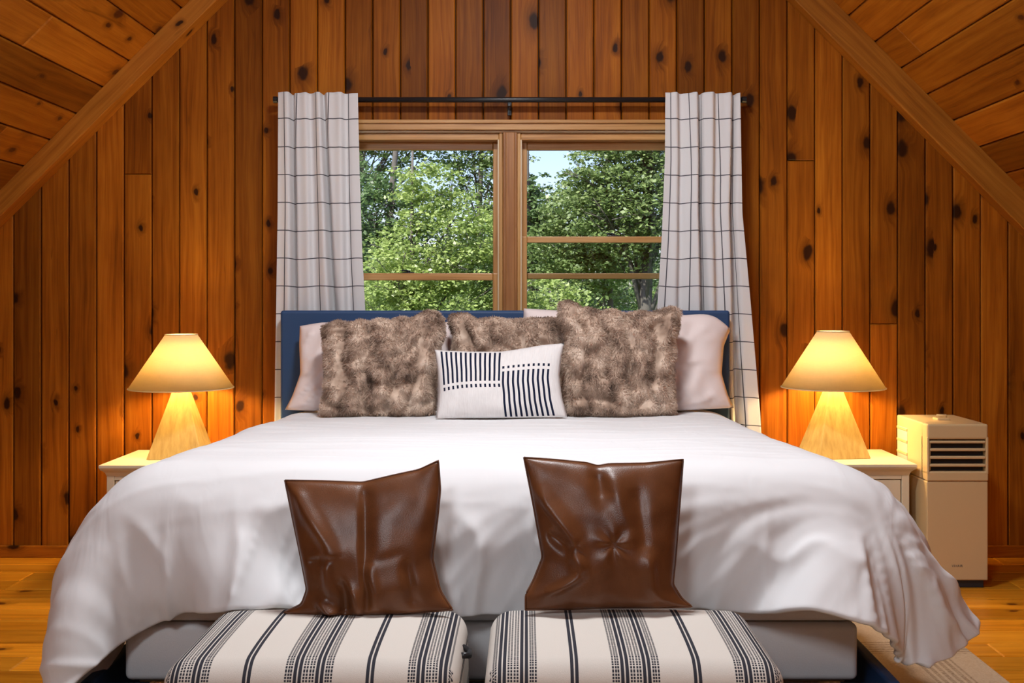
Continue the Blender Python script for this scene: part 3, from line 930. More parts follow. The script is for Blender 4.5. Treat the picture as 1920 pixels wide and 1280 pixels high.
# ------------------------------------------------------------------ duvet: cloth draped by relaxation over the mattress
def drape():
    h = 0.036
    OL, OR, OF = 0.50, 0.45, 0.335
    nx = int(round((BX1 - BX0 + OL + OR) / h)) + 1
    yh = 4.80
    ny = int(round((yh - YF + OF) / h)) + 1
    gx = BX0 - OL + np.arange(nx) * h
    gy = YF - OF + np.arange(ny) * h
    def top(yv): return 0.772 + (0.712 - 0.772) * np.clip((yv - YF) / (YH - YF), 0, 1)
    P = np.zeros((nx, ny, 3))
    P[..., 0] = gx[:, None]; P[..., 1] = gy[None, :]; P[..., 2] = top(gy)[None, :] + 0.01
    G = np.random.default_rng(11)
    P[..., 2] += G.normal(size=(nx, ny)) * 0.002
    held = ((gx > BX0 + 0.08) & (gx < BX1 - 0.08))[:, None] & (gy > YF + 0.09)[None, :]
    rest = P.copy(); rest[..., 2] = top(gy)[None, :]
    P[held] = rest[held]
    Vv = np.zeros_like(P)
    def con(A, B, L, k):
        d = B - A
        n = np.linalg.norm(d, axis=-1, keepdims=True) + 1e-9
        c = d * ((n - L) / n) * 0.5 * k
        A += c; B -= c
    def bend(A, B, L, k):
        d = B - A
        n = np.linalg.norm(d, axis=-1, keepdims=True) + 1e-9
        c = d * (np.minimum(n - L, 0) / n) * 0.5 * k
        A += c; B -= c
    rr = 0.11
    hx = (BX1 - BX0) / 2 + 0.012
    # the filling holds the sides off the mattress: flare of the padded edge against height
    zf = [0.40, 0.44, 0.50, 0.60, 0.70, 0.76]
    fl_l = [0.17, 0.18, 0.165, 0.10, 0.038, 0.0]
    fl_r = [0.24, 0.24, 0.205, 0.14, 0.065, 0.0]
    fl_f = [0.055, 0.06, 0.055, 0.04, 0.015, 0.0]
    def collide(P, prev):
        sh = top(P[..., 1]) - 0.75
        zz = P[..., 2] - sh
        near = np.clip((4.3 - P[..., 1]) / 1.2, 0.45, 1)
        on = zz > 0.40
        fx = np.where(P[..., 0] < BXC, np.interp(zz, zf, fl_l), np.interp(zz, zf, fl_r)) * near * on
        fy = np.interp(zz, zf, fl_f) * on
        y0, y1, z1 = YF - 0.012, YH + 0.3, 0.75
        cx, cy, cz = BXC, (y0 + y1) / 2, z1 / 2
        ex, ey, ez = hx - rr, (y1 - y0) / 2 - rr, z1 / 2 - rr
        dx = P[..., 0] - cx; dy = P[..., 1] - cy; dz = zz - cz
        sx = np.sign(dx)
        dx = dx - sx * np.minimum(fx, np.abs(dx))
        dy = np.where(dy < 0, dy + np.minimum(fy, np.abs(dy)), dy)
        ax_, ay_, az_ = np.abs(dx) - ex, np.abs(dy) - ey, np.abs(dz) - ez
        ox, oy, oz = np.maximum(ax_, 0), np.maximum(ay_, 0), np.maximum(az_, 0)
        ol = np.sqrt(ox ** 2 + oy ** 2 + oz ** 2) + 1e-9
        inside = np.maximum(np.maximum(ax_, ay_), az_)
        sdf = np.where(inside > 0, ol, inside) - rr
        hit = sdf < 0
        nx_ = np.where(inside > 0, ox / ol, (ax_ >= np.maximum(ay_, az_)) * 1.0) * sx
        ny_ = np.where(inside > 0, oy / ol, (ay_ > np.maximum(ax_, az_)) * 1.0) * np.sign(dy)
        nz_ = np.where(inside > 0, oz / ol, (az_ > np.maximum(ax_, ay_)) * 1.0) * np.sign(dz)
        N = np.stack([nx_, ny_, nz_], -1)
        P += np.where(hit, -sdf, 0)[..., None] * N
        mv = P - prev
        tang = mv - N * (mv * N).sum(-1, keepdims=True)
        P -= np.where(hit[..., None], tang * 0.30, 0)
        P[..., 2] = np.maximum(P[..., 2], 0.045)
        return P
    dt = 1 / 60
    for step in range(230):
        prev = P.copy()
        Vv[..., 2] -= 9.8 * dt
        Vv[..., 0] -= np.where(P[..., 2] < 0.44, 5.0, 0) * np.sign(P[..., 0] - BXC) * (np.abs(P[..., 0] - BXC) > 1.0) * dt
        Vv *= 0.985 if step < 90 else 0.94
        P = P + Vv * dt
        for it in range(9):
            for s_ in (0, 1):
                con(P[s_:-1:2], P[s_ + 1::2][:P[s_:-1:2].shape[0]], h, 1.0)
                con(P[:, s_:-1:2], P[:, s_ + 1::2][:, :P[:, s_:-1:2].shape[1]], h, 1.0)
            for s_ in (0, 1):
                con(P[s_:-1:2, :-1], P[s_ + 1::2, 1:][:P[s_:-1:2].shape[0]], h * 1.4142, 0.3)
                con(P[s_:-1:2, 1:], P[s_ + 1::2, :-1][:P[s_:-1:2].shape[0]], h * 1.4142, 0.3)
            for st, k in ((2, 0.5), (4, 0.30), (7, 0.14)):
                bend(P[:-st], P[st:], h * st * 0.99, k * 0.45)
                bend(P[:, :-st], P[:, st:], h * st * 0.99, k * 0.45)
            P = collide(P, prev)
            P[held] = rest[held]
        Vv = (P - prev) / dt
    # rounded hem corners: resample the sheet with the two foot corners drawn in
    I, J = np.meshgrid(np.arange(nx, dtype=float), np.arange(ny, dtype=float), indexing='ij')
    iL, iR, jF = OL / h, nx - 1 - OR / h, OF / h
    for side, c in ((0, 0.20), (1, 0.36)):
        p = np.clip((iL - I) / iL, 0, 1) if side == 0 else np.clip((I - iR) / (nx - 1 - iR), 0, 1)
        q = np.clip((jF - J) / jF, 0, 1)
        k = c * p * q
        I = I + (1 if side == 0 else -1) * k * p * (iL if side == 0 else nx - 1 - iR)
        J = J + k * q * jF
    i0 = np.clip(I.astype(int), 0, nx - 2); j0 = np.clip(J.astype(int), 0, ny - 2)
    a = (I - i0)[..., None]; b = (J - j0)[..., None]
    return (P[i0, j0] * (1 - a) + P[i0 + 1, j0] * a) * (1 - b) + (P[i0, j0 + 1] * (1 - a) + P[i0 + 1, j0 + 1] * a) * b
P = drape()
K = 3                                   # finer sheet for the creases
n0, m0 = P.shape[:2]
ia = np.linspace(0, n0 - 1, (n0 - 1) * K + 1); ja = np.linspace(0, m0 - 1, (m0 - 1) * K + 1)
i0 = np.minimum(ia.astype(int), n0 - 2); a_ = (ia - i0)[:, None, None]
P = P[i0] * (1 - a_) + P[i0 + 1] * a_
j0 = np.minimum(ja.astype(int), m0 - 2); b_ = (ja - j0)[None, :, None]
P = P[:, j0] * (1 - b_) + P[:, j0 + 1] * b_
for _ in range(5):
    Q = P.copy()
    Q[1:-1] = (P[:-2] + 2 * P[1:-1] + P[2:]) / 4
    P = Q.copy()
    Q[:, 1:-1] = (P[:, :-2] + 2 * P[:, 1:-1] + P[:, 2:]) / 4
    P = Q
nx, ny = P.shape[:2]
faces = []
for i in range(nx - 1):
    for j in range(ny - 1):
        a = i * ny + j
        faces.append((a, a + ny, a + ny + 1, a + 1))
# soft filling, hanging folds and creases along the normal
Nn = np.cross(np.gradient(P, axis=0), np.gradient(P, axis=1))
Nn /= np.linalg.norm(Nn, axis=-1, keepdims=True) + 1e-9
puff = np.zeros((nx, ny))
hh = 0.036 / K
def N3(x, y_, z): return mnoise.noise(Vector((x, y_, z)))
for i in range(nx):
    sx_ = i * hh - 0.50                      # across the sheet, 0 at the left mattress edge
    ox = max(0.0, -sx_, sx_ - (BX1 - BX0))
    for j in range(ny):
        sy_ = j * hh - 0.335
        oy = max(0.0, -sy_)
        low = min(1.0, math.hypot(ox, oy) / 0.16)
        wf = (oy + 0.02) / (ox + oy + 0.04)
        al = wf * sx_ + (1 - wf) * sy_; dn = wf * sy_ + (1 - wf) * sx_
        q = 0.012 * N3(sx_ * 2.2, sy_ * 2.2, 1.0)
        wv = 0.09 * N3(al * 2.0, dn * 3.0, 12.0)
        if low > 0:
            broad = N3((al + wv) * 5.5, dn * 1.6, 4.0)
            rid = 1 - min(1, abs(N3((al + wv + dn * 0.25) * 7.5, dn * 1.9, 21.0)) * 3.2)
            zone = 0.35 + 0.65 * min(1, max(0, 0.5 + 1.6 * N3(al * 1.7, 0.3, 33.0)))
            q += low * (0.022 * broad + 0.026 * zone * rid ** 2.2)
            rid2 = 1 - min(1, abs(N3((al + wv * 1.4 - dn * 0.15) * 12.0, dn * 2.2, 51.0)) * 3.0)
            q += low * 0.010 * rid2 ** 2 * min(1, max(0, 0.4 + 1.8 * N3(al * 2.3, dn * 1.5, 61.0)))
            if oy > ox:
                q += 0.0045 * low * sum(math.exp(-((sx_ - c_) / 0.009) ** 2) for c_ in (0.306, 1.685))
            q += low * 0.004 * N3(al * 24, dn * 7, 8.0)
        # long shallow creases along the foot edge and on the top
        rt_ = 1 - min(1, abs(N3(sx_ * 1.1, sy_ * 9.0 + sx_ * 0.6, 40.0)) * 4)
        q += (1 - low) * 0.0035 * rt_ ** 3 + (1 - low) * 0.004 * N3(sx_ * 5, sy_ * 6, 3.3)
        puff[i, j] = q
P2 = P + Nn * (puff + 0.004)[..., None]
duv = finish_np('duvet', P2.reshape(-1, 3), faces, M_SHEET, None, rebase=True, label='large plain white duvet spread over the bed with drooping corners', cat='duvet')
md = duv.modifiers.new('thick', 'SOLIDIFY'); md.thickness = 0.018; md.offset = -1
md = duv.modifiers.new('sub', 'SUBSURF'); md.levels = 1; md.render_levels = 1

# ------------------------------------------------------------------ cushions
def resample(pts, n):
    pts = np.array(pts, float)
    d = np.concatenate([[0], np.cumsum(np.hypot(*np.diff(pts, axis=0).T))])
    t = np.linspace(0, d[-1], n)
    return np.stack([np.interp(t, d, pts[:, 0]), np.interp(t, d, pts[:, 1])], 1)

def cushion_mesh(top, right, bottom, left, d_bot, d_top, th, n=48, power=0.42, front=None, back_k=0.75, sm=2):
    """outline sides as polylines: top and bottom run left to right, left and right run top to bottom"""
    T, B = resample(top, n), resample(bottom, n)
    Lf, Rt = resample(left, n), resample(right, n)
    for A in (T, B, Lf, Rt):
        for _ in range(sm):
            A[1:-1] = (A[:-2] + 2 * A[1:-1] + A[2:]) / 4
    u = np.linspace(0, 1, n)[None, :, None]; v = np.linspace(0, 1, n)[:, None, None]
    C = ((1 - v) * T[None] + v * B[None] + (1 - u) * Lf[:, None] + u * Rt[:, None]
         - ((1 - u) * (1 - v) * T[0] + u * (1 - v) * T[-1] + (1 - u) * v * B[0] + u * v * B[-1]))
    d = d_top + (d_bot - d_top) * np.linspace(0, 1, n)[:, None] * np.ones((1, n))
    uu = np.linspace(-1, 1, n)[None, :] * np.ones((n, 1)); vv = np.linspace(-1, 1, n)[:, None] * np.ones((1, n))
    t = th * (np.clip((1 - uu ** 2) * (1 - vv ** 2), 0, 1)) ** power
    extra = np.zeros((n, n))
    if front is not None:
        edge = np.clip(np.minimum(1 - np.abs(uu), 1 - np.abs(vv)) * 6, 0, 1)
        for j in range(n):
            for i in range(n):
                extra[j, i] = front(uu[j, i], vv[j, i]) * edge[j, i]
    def grid(dd):
        return np.stack([(C[..., 0] - CX) * d / F, dd, CH - (C[..., 1] - CY) * d / F], -1)
    FV = grid(d - t - extra)
    BV = grid(d + t * back_k)
    verts = [FV.reshape(-1, 3)]
    idxF = np.arange(n * n).reshape(n, n)
    idxB = idxF.copy()
    cnt = n * n; bl = []
    for j in range(1, n - 1):
        for i in range(1, n - 1):
            idxB[j, i] = cnt; cnt += 1; bl.append(BV[j, i])
    verts.append(np.array(bl))
    faces = []
    for j in range(n - 1):
        for i in range(n - 1):
            faces.append((idxF[j, i], idxF[j + 1, i], idxF[j + 1, i + 1], idxF[j, i + 1]))
            faces.append((idxB[j, i], idxB[j, i + 1], idxB[j + 1, i + 1], idxB[j + 1, i]))
    uv = np.zeros((cnt, 2))
    uv[:n * n, 0] = ((uu + 1) / 2).ravel(); uv[:n * n, 1] = ((1 - vv) / 2).ravel()
    uv[n * n:, 0] = ((uu[1:-1, 1:-1] + 1) / 2).ravel(); uv[n * n:, 1] = ((1 - vv[1:-1, 1:-1]) / 2).ravel()
    return np.concatenate(verts), faces, uv, FV

def edge_tube(FV, r, mat, parent, name='piping'):
    n = FV.shape[0]
    loop = [FV[0, i] for i in range(n)] + [FV[j, -1] for j in range(1, n)] + [FV[-1, i] for i in range(n - 2, -1, -1)] + [FV[j, 0] for j in range(n - 2, -1, -1)]
    bm = bmesh.new()
    add_tube(bm, loop[::1], r, 6, False)
    return finish(name, bm, mat, parent, True)

# white sleeping pillows standing against the headboard
def w_front(seed):
    def f(u, v):
        return 0.022 * mnoise.noise(Vector((u * 2.2, v * 1.6, seed))) + 0.016 * (1 - min(1, 3 * abs(mnoise.noise(Vector((u * 5 + v, v * 1.5, seed)))))) ** 2
    return f
V, Fc, UV, FV = cushion_mesh([(562, 611), (603, 604), (680, 606), (770, 603), (848, 604)], [(848, 604), (852, 680), (858, 768)],
                             [(534, 768), (640, 774), (760, 774), (858, 772)], [(562, 611), (561, 648), (563, 700), (548, 742), (534, 768)], 4.66, 4.80, 0.10, front=w_front(3.0))
r = thing('pillow', (X(700, 4.7), 4.7, 0.72), 'pink-white sleeping pillow at the left end of the headboard', 'pillow', 'sleeping pillows')
o = finish_np('cover', V, Fc, M_PCASE, r, uvs=UV)
V, Fc, UV, FV = cushion_mesh([(982, 578), (1100, 585), (1281, 591), (1318, 588), (1341, 592), (1370, 616)], [(1370, 616), (1357, 649), (1353, 700), (1365, 741), (1376, 764)],
                             [(985, 772), (1150, 774), (1270, 772), (1376, 766)], [(982, 578), (980, 680), (985, 772)], 4.66, 4.80, 0.11, front=w_front(8.0))
r = thing('pillow', (X(1180, 4.7), 4.7, 0.72), 'pink-white sleeping pillow at the right end of the headboard', 'pillow', 'sleeping pillows')
finish_np('cover', V, Fc, M_PCASE, r, uvs=UV)

# fur cushions
def m_fur(name):
    t = NT(name)
    tc = t.n('TexCoord').outputs['Object']
    r = t.n('NewGeometry').outputs['Random Per Island']
    a = t.noise(tc, 9.0, 2, 0.5)
    b = t.noise(tc, 24, 2, 0.6)
    f = t.math('ADD', t.math('MULTIPLY', a, 0.75), t.math('ADD', t.math('MULTIPLY', b, 0.25), t.math('MULTIPLY', t.math('SUBTRACT', r, 0.5), 0.08)))
    col = t.ramp(f, [(0.32, (0.13, 0.076, 0.048)), (0.43, (0.37, 0.25, 0.18)), (0.54, (0.62, 0.46, 0.35)), (0.70, (0.84, 0.70, 0.58))])
    p = t.principled(col, 0.8, None, Specular_IOR_Level=0.2, Sheen_Weight=0.3)
    return t.done(p.outputs[0])
M_FUR = m_fur('taupe_faux_fur')

def fur_cushion(label, top, right, bottom, left, db, dt_, th, seed, cols=5, rows=4, nh=42000):
    G = np.random.default_rng(seed)
    def fr(u, v):
        cu = math.cos(u * math.pi * cols / 2 * 1.0 + 0.6 * mnoise.noise(Vector((u * 2, v * 2, seed))) * 2)
        cv = math.cos(v * math.pi * rows / 2 + 1.2 * mnoise.noise(Vector((u * 2.5, v * 2.5, seed + 5))))
        return 0.036 * (abs(cu) ** 0.9 - 0.55) + 0.012 * (abs(cv) ** 0.9 - 0.55) + 0.034 * mnoise.noise(Vector((u * 4, v * 4, seed + 2)))
    V, Fc, UV, FV = cushion_mesh(top, right, bottom, left, db, dt_, th, n=56, front=fr, sm=0, power=0.30)
    cen = V.mean(0)
    r = thing('fur_cushion', (float(cen[0]), float(cen[1]), float(V[:, 2].min())), label, 'cushion', 'fur cushions')
    finish_np('cover', V, Fc, M_FUR, r, uvs=UV)
    # pile: short tapered blades on the whole cover
    Fa = np.array(Fc)
    q = V[Fa]
    nrm = np.cross(q[:, 2] - q[:, 0], q[:, 3] - q[:, 1])
    area = np.linalg.norm(nrm, axis=1)
    nrm = nrm / (area[:, None] + 1e-12)
    # orient outward
    flip = ((q.mean(1) - cen) * nrm).sum(1) < 0
    nrm[flip] *= -1
    pr = area / area.sum()
    pick = G.choice(len(Fa), nh, p=pr)
    a, b = G.random((nh, 1)), G.random((nh, 1))
    Q = q[pick]
    pt = (Q[:, 0] * (1 - a) + Q[:, 1] * a) * (1 - b) + (Q[:, 3] * (1 - a) + Q[:, 2] * a) * b
    n_ = nrm[pick]
    clump = np.stack([np.sin(pt[:, 0] * 60 + np.sin(pt[:, 2] * 45) * 2 + seed), np.zeros(nh), np.cos(pt[:, 2] * 52 + np.sin(pt[:, 0] * 40) * 2)], 1)
    dr = n_ * 0.9 + clump * 0.45 + G.normal(size=(nh, 3)) * 0.35 + np.array([0, 0, -0.25])
    dr /= np.linalg.norm(dr, axis=1)[:, None]
    Lh = G.uniform(0.008, 0.017, (nh, 1))
    sd = np.cross(dr, G.normal(size=(nh, 3))); sd /= np.linalg.norm(sd, axis=1)[:, None]
    w = 0.0011
    tip = pt + dr * Lh + np.array([0, 0, -0.003])
    mid = pt + dr * Lh * 0.55
    Hv = np.stack([pt - sd * w, pt + sd * w, mid + sd * w * 0.7, tip, mid - sd * w * 0.7], 1)
    fc = np.arange(nh * 5).reshape(nh, 5)
    finish_np('fur', Hv.reshape(-1, 3), fc.tolist(), M_FUR, r, smooth=False, kind='stuff')
    return r
fur_cushion('brown faux-fur cushion on the left, darkest in the middle of its face', [(604, 612), (634, 600), (658, 604), (677, 599), (694, 604), (711, 596), (730, 601), (751, 594), (771, 598), (788, 588), (800, 582), (818, 582), (834, 600)],
            [(834, 600), (834, 630), (824, 650), (823, 670), (818, 708), (815, 776)], [(598, 776), (640, 777), (720, 777), (815, 776)], [(604, 612), (607, 648), (611, 708), (606, 745), (598, 776)], 4.44, 4.56, 0.085, 1)
fur_cushion('taupe faux-fur cushion in the middle, half hidden behind the striped lumbar cushion', [(840, 602), (846, 588), (876, 587), (893, 600), (925, 594), (960, 600), (1000, 595), (1048, 596)],
            [(1048, 596), (1056, 660), (1060, 772)], [(838, 774), (950, 776), (1060, 774)], [(840, 602), (852, 630), (846, 690), (838, 774)], 4.53, 4.66, 0.07, 2, rows=3)
fur_cushion('tallest pale taupe faux-fur cushion on the right, with ear-like top corners', [(1048, 580), (1050, 566), (1070, 563), (1090, 577), (1100, 575), (1127, 584), (1150, 580), (1174, 588), (1198, 582), (1221, 586), (1258, 573), (1277, 582)],
            [(1277, 582), (1271, 618), (1264, 639), (1267, 657), (1262, 683), (1264, 740), (1268, 774)], [(1062, 775), (1120, 777), (1200, 777), (1268, 774)], [(1048, 580), (1048, 608), (1062, 635), (1055, 707), (1062, 775)], 4.43, 4.56, 0.085, 3, cols=5)

# striped lumbar cushion
def m_lumbar():
    t = NT('navy_striped_cotton')
    uv = t.n('UVMap').outputs[0]
    sep = t.n('SeparateXYZ'); t.l(uv, sep.inputs[0])
    u, v = sep.outputs[0], sep.outputs[1]
    def rng_(x, a, b): return t.math('MULTIPLY', t.math('GREATER_THAN', x, a), t.math('LESS_THAN', x, b))
    def stripes(u0, period, n, duty):
        q = t.math('DIVIDE', t.math('SUBTRACT', u, u0), period)
        s = t.math('LESS_THAN', t.math('FRACT', q), duty)
        return t.math('MULTIPLY', s, rng_(q, 0.0, float(n)))
    arc = t.math('MULTIPLY', t.math('POWER', t.math('SUBTRACT', 0.5, u), 3.0), 0.9)      # print sags towards the left seam
    v1 = t.math('ADD', v, arc)
    left = t.math('MULTIPLY', stripes(0.045, 0.0375, 13, 0.42), t.math('MAXIMUM', t.math('MULTIPLY', t.math('GREATER_THAN', v1, 0.585), t.math('LESS_THAN', v, 0.985)), rng_(v1, 0.495, 0.545)))
    ur = t.math('ADD', v, t.math('MULTIPLY', t.math('POWER', t.math('MAXIMUM', t.math('SUBTRACT', u, 0.55), 0.0), 2.0), 0.35))
    right = t.math('MULTIPLY', stripes(0.527, 0.0405, 10, 0.42), t.math('MAXIMUM', t.math('MULTIPLY', t.math('LESS_THAN', ur, 0.715), t.math('GREATER_THAN', v, 0.035)), rng_(ur, 0.755, 0.79)))
    ink = t.math('MAXIMUM', left, right)
    nz = t.noise(t.xyz(t.math('MULTIPLY', u, 90.0), t.math('MULTIPLY', v, 7.0)), 1.0, 2, 0.6)
    base = t.mix(nz, (0.70, 0.66, 0.65, 1), (0.86, 0.83, 0.81, 1))
    col = t.mix(ink, base, (0.008, 0.012, 0.035, 1))
    return t.done(t.principled(col, 0.9, t.bump(nz, 0.35, 0.004), Specular_IOR_Level=0.15).outputs[0])
M_LUMB = m_lumbar()
V, Fc, UV, FV = cushion_mesh([(815, 655), (830, 657), (880, 659), (940, 659), (975, 654), (1015, 647), (1058, 643)], [(1058, 643), (1053, 668), (1049, 705), (1054, 745), (1064, 782)],
                             [(817, 785), (880, 784), (960, 784), (1030, 783), (1064, 782)], [(815, 655), (820, 690), (823, 735), (820, 765), (817, 785)], 4.27, 4.37, 0.075, power=0.5,
                             front=lambda u, v: 0.006 * mnoise.noise(Vector((u * 5, v * 2, 6))))
r = thing('lumbar_cushion', (X(940, 4.3), 4.3, 0.735), 'small white lumbar cushion printed with navy stripes and dots', 'cushion')
finish_np('cover', V, Fc, M_LUMB, r, uvs=UV)

# leather cushions on the ottomans
def crease(u, v, x0, y0, x1, y1, w, a, asym=0.0):
    dx, dy = x1 - x0, y1 - y0
    L2 = dx * dx + dy * dy
    t = max(0, min(1, ((u - x0) * dx + (v - y0) * dy) / L2))
    px, py = u - x0 - t * dx, v - y0 - t * dy
    d = math.hypot(px, py)
    side = (px * dy - py * dx)
    ww = w * (1 + asym * (1 if side > 0 else -0.5))
    return a * math.exp(-(d / ww) ** 2) * (0.35 + 0.65 * math.sin(math.pi * min(1, max(0, t))) ** 0.5)
def leather_l(u, v):
    z = 0.004 * mnoise.noise(Vector((u * 3, v * 3, 1)))
    z += crease(u, v, 0.0, -0.95, -0.05, 0.9, 0.07, -0.016, 0.8) + crease(u, v, 0.05, 0.1, 0.08, 0.9, 0.10, 0.014)
    z += crease(u, v, -0.9, -0.9, -0.45, 0.0, 0.13, 0.020) + crease(u, v, -0.55, 0.0, -0.62, 0.55, 0.08, 0.014)
    z += crease(u, v, -0.85, 0.1, -0.5, 0.02, 0.05, -0.010) + crease(u, v, -0.25, 0.45, -0.10, 0.92, 0.09, 0.016) + crease(u, v, -0.4, 0.35, -0.3, 0.95, 0.08, -0.018)
    z += crease(u, v, -0.75, 0.62, -0.35, 0.95, 0.08, 0.022) + crease(u, v, 0.05, 0.08, 0.6, 0.05, 0.08, -0.003) + crease(u, v, 0.62, 0.15, 0.6, 0.8, 0.08, -0.010)
    return z
def leather_r(u, v):
    z = 0.004 * mnoise.noise(Vector((u * 3, v * 3, 7)))
    cx_, cy_ = 0.06, 0.02
    rr_ = math.hypot(u - cx_, v - cy_); th = math.atan2(v - cy_, u - cx_)
    z += 0.003 * math.cos(th * 5 + 0.7 + rr_ * 3) * math.exp(-((rr_ - 0.16) / 0.22) ** 2)
    z += -0.006 * math.exp(-(rr_ / 0.09) ** 2)
    z += crease(u, v, -0.95, -0.6, -0.48, 0.02, 0.09, 0.020, 0.6) + crease(u, v, -0.6, 0.05, -0.38, 0.42, 0.10, 0.016) + crease(u, v, -0.38, 0.45, -0.75, 0.75, 0.08, 0.015)
    z += crease(u, v, -0.85, -0.05, -0.55, 0.15, 0.09, -0.018) + crease(u, v, 0.1, -0.9, 0.25, -0.2, 0.10, 0.008) + crease(u, v, 0.55, 0.15, 0.75, 0.85, 0.10, 0.012)
    z += crease(u, v, 0.4, -0.7, 0.5, 0.1, 0.10, -0.010) + crease(u, v, -0.1, -0.95, -0.05, -0.6, 0.10, -0.012)
    return z
V, Fc, UV, FV = cushion_mesh([(534, 900), (600, 901), (680, 904), (735, 891), (786, 880), (822, 863)], [(822, 863), (826, 917), (821, 969), (811, 1046), (826, 1108), (849, 1143)],
                             [(532, 1148), (603, 1154), (680, 1154), (758, 1150), (849, 1143)], [(534, 900), (549, 974), (564, 1046), (575, 1105), (565, 1132), (532, 1148)], 2.60, 2.70, 0.055, n=72, power=0.5, front=leather_l)
r = thing('leather_cushion', (X(690, 2.6), 2.6, 0.455), 'slouching brown leather cushion on the left ottoman, one top corner higher', 'cushion', 'leather cushions')
finish_np('cover', V, Fc, M_LEATHER, r, uvs=UV)
edge_tube(FV, 0.0022, M_LEATHER, r, 'seam')
V, Fc, UV, FV = cushion_mesh([(982, 857), (1040, 861), (1100, 867), (1120, 873), (1140, 869), (1210, 868), (1281, 861)], [(1281, 861), (1275, 943), (1267, 1046), (1262, 1095), (1279, 1122), (1298, 1137)],
                             [(985, 1143), (1060, 1142), (1140, 1139), (1220, 1139), (1298, 1137)], [(982, 857), (999, 943), (1017, 1044), (1000, 1087), (985, 1115), (985, 1143)], 2.60, 2.70, 0.055, n=72, power=0.5, front=leather_r)
r = thing('leather_cushion', (X(1140, 2.6), 2.6, 0.455), 'square brown leather cushion on the right ottoman with a pinched centre', 'cushion', 'leather cushions')
finish_np('cover', V, Fc, M_LEATHER, r, uvs=UV)
edge_tube(FV, 0.0022, M_LEATHER, r, 'seam')

# ------------------------------------------------------------------ ottomans
def m_stripe():
    t = NT('striped_woven_upholstery')
    uv = t.n('UVMap').outputs[0]
    sep = t.n('SeparateXYZ'); t.l(uv, sep.inputs[0])
    u, v = sep.outputs[0], sep.outputs[1]
    per = 0.2575
    f = t.math('FRACT', t.math('ADD', t.math('DIVIDE', u, per), 0.5))
    K, Wt = (1, 1, 1), (0, 0, 0)
    def bars(lst, base):
        st = [(0.0, Wt)]
        for a, b in lst:
            st += [(base + a / per, K), (base + b / per, Wt)]
        return st
    solid = t.ramp(f, bars([(-0.0315, -0.0245), (-0.0215, -0.0145), (0.0145, 0.0215), (0.0245, 0.0315)], 0.5), 'CONSTANT')
    dots = t.ramp(f, bars([(-0.0500, -0.0460), (-0.0442, -0.0402), (-0.0384, -0.0346), (-0.0118, -0.0078), (-0.0058, -0.0018), (0.0018, 0.0058), (0.0078, 0.0118), (0.0346, 0.0384), (0.0402, 0.0442), (0.0460, 0.0500)], 0.5), 'CONSTANT')
    g = t.math('FRACT', t.math('ADD', t.math('DIVIDE', u, per), 0.0))
    dbl = t.ramp(g, bars([(-0.0085, -0.0020), (0.0020, 0.0085)], 0.5), 'CONSTANT')
    wv = t.math('GREATER_THAN', t.math('FRACT', t.math('DIVIDE', v, 0.0056)), 0.26)
    s1 = t.n('RGBToBW'); t.l(solid, s1.inputs[0])
    s2_ = t.n('RGBToBW'); t.l(dots, s2_.inputs[0])
    s3 = t.n('RGBToBW'); t.l(dbl, s3.inputs[0])
    ink = t.math('MAXIMUM', t.math('MAXIMUM', s1.outputs[0], s3.outputs[0]), t.math('MULTIPLY', s2_.outputs[0], wv))
    nz = t.noise(t.xyz(t.math('MULTIPLY', u, 900.0), t.math('MULTIPLY', v, 500.0)), 1.0, 2, 0.7)
    base = t.mix(nz, (0.60, 0.55, 0.49, 1), (0.78, 0.73, 0.67, 1))
    dk = t.mix(nz, (0.018, 0.019, 0.026, 1), (0.065, 0.065, 0.08, 1))
    col = t.mix(ink, base, dk)
    return t.done(t.principled(col, 0.95, t.bump(nz, 0.4, 0.002), Specular_IOR_Level=0.1).outputs[0])
M_STRIPE = m_stripe()

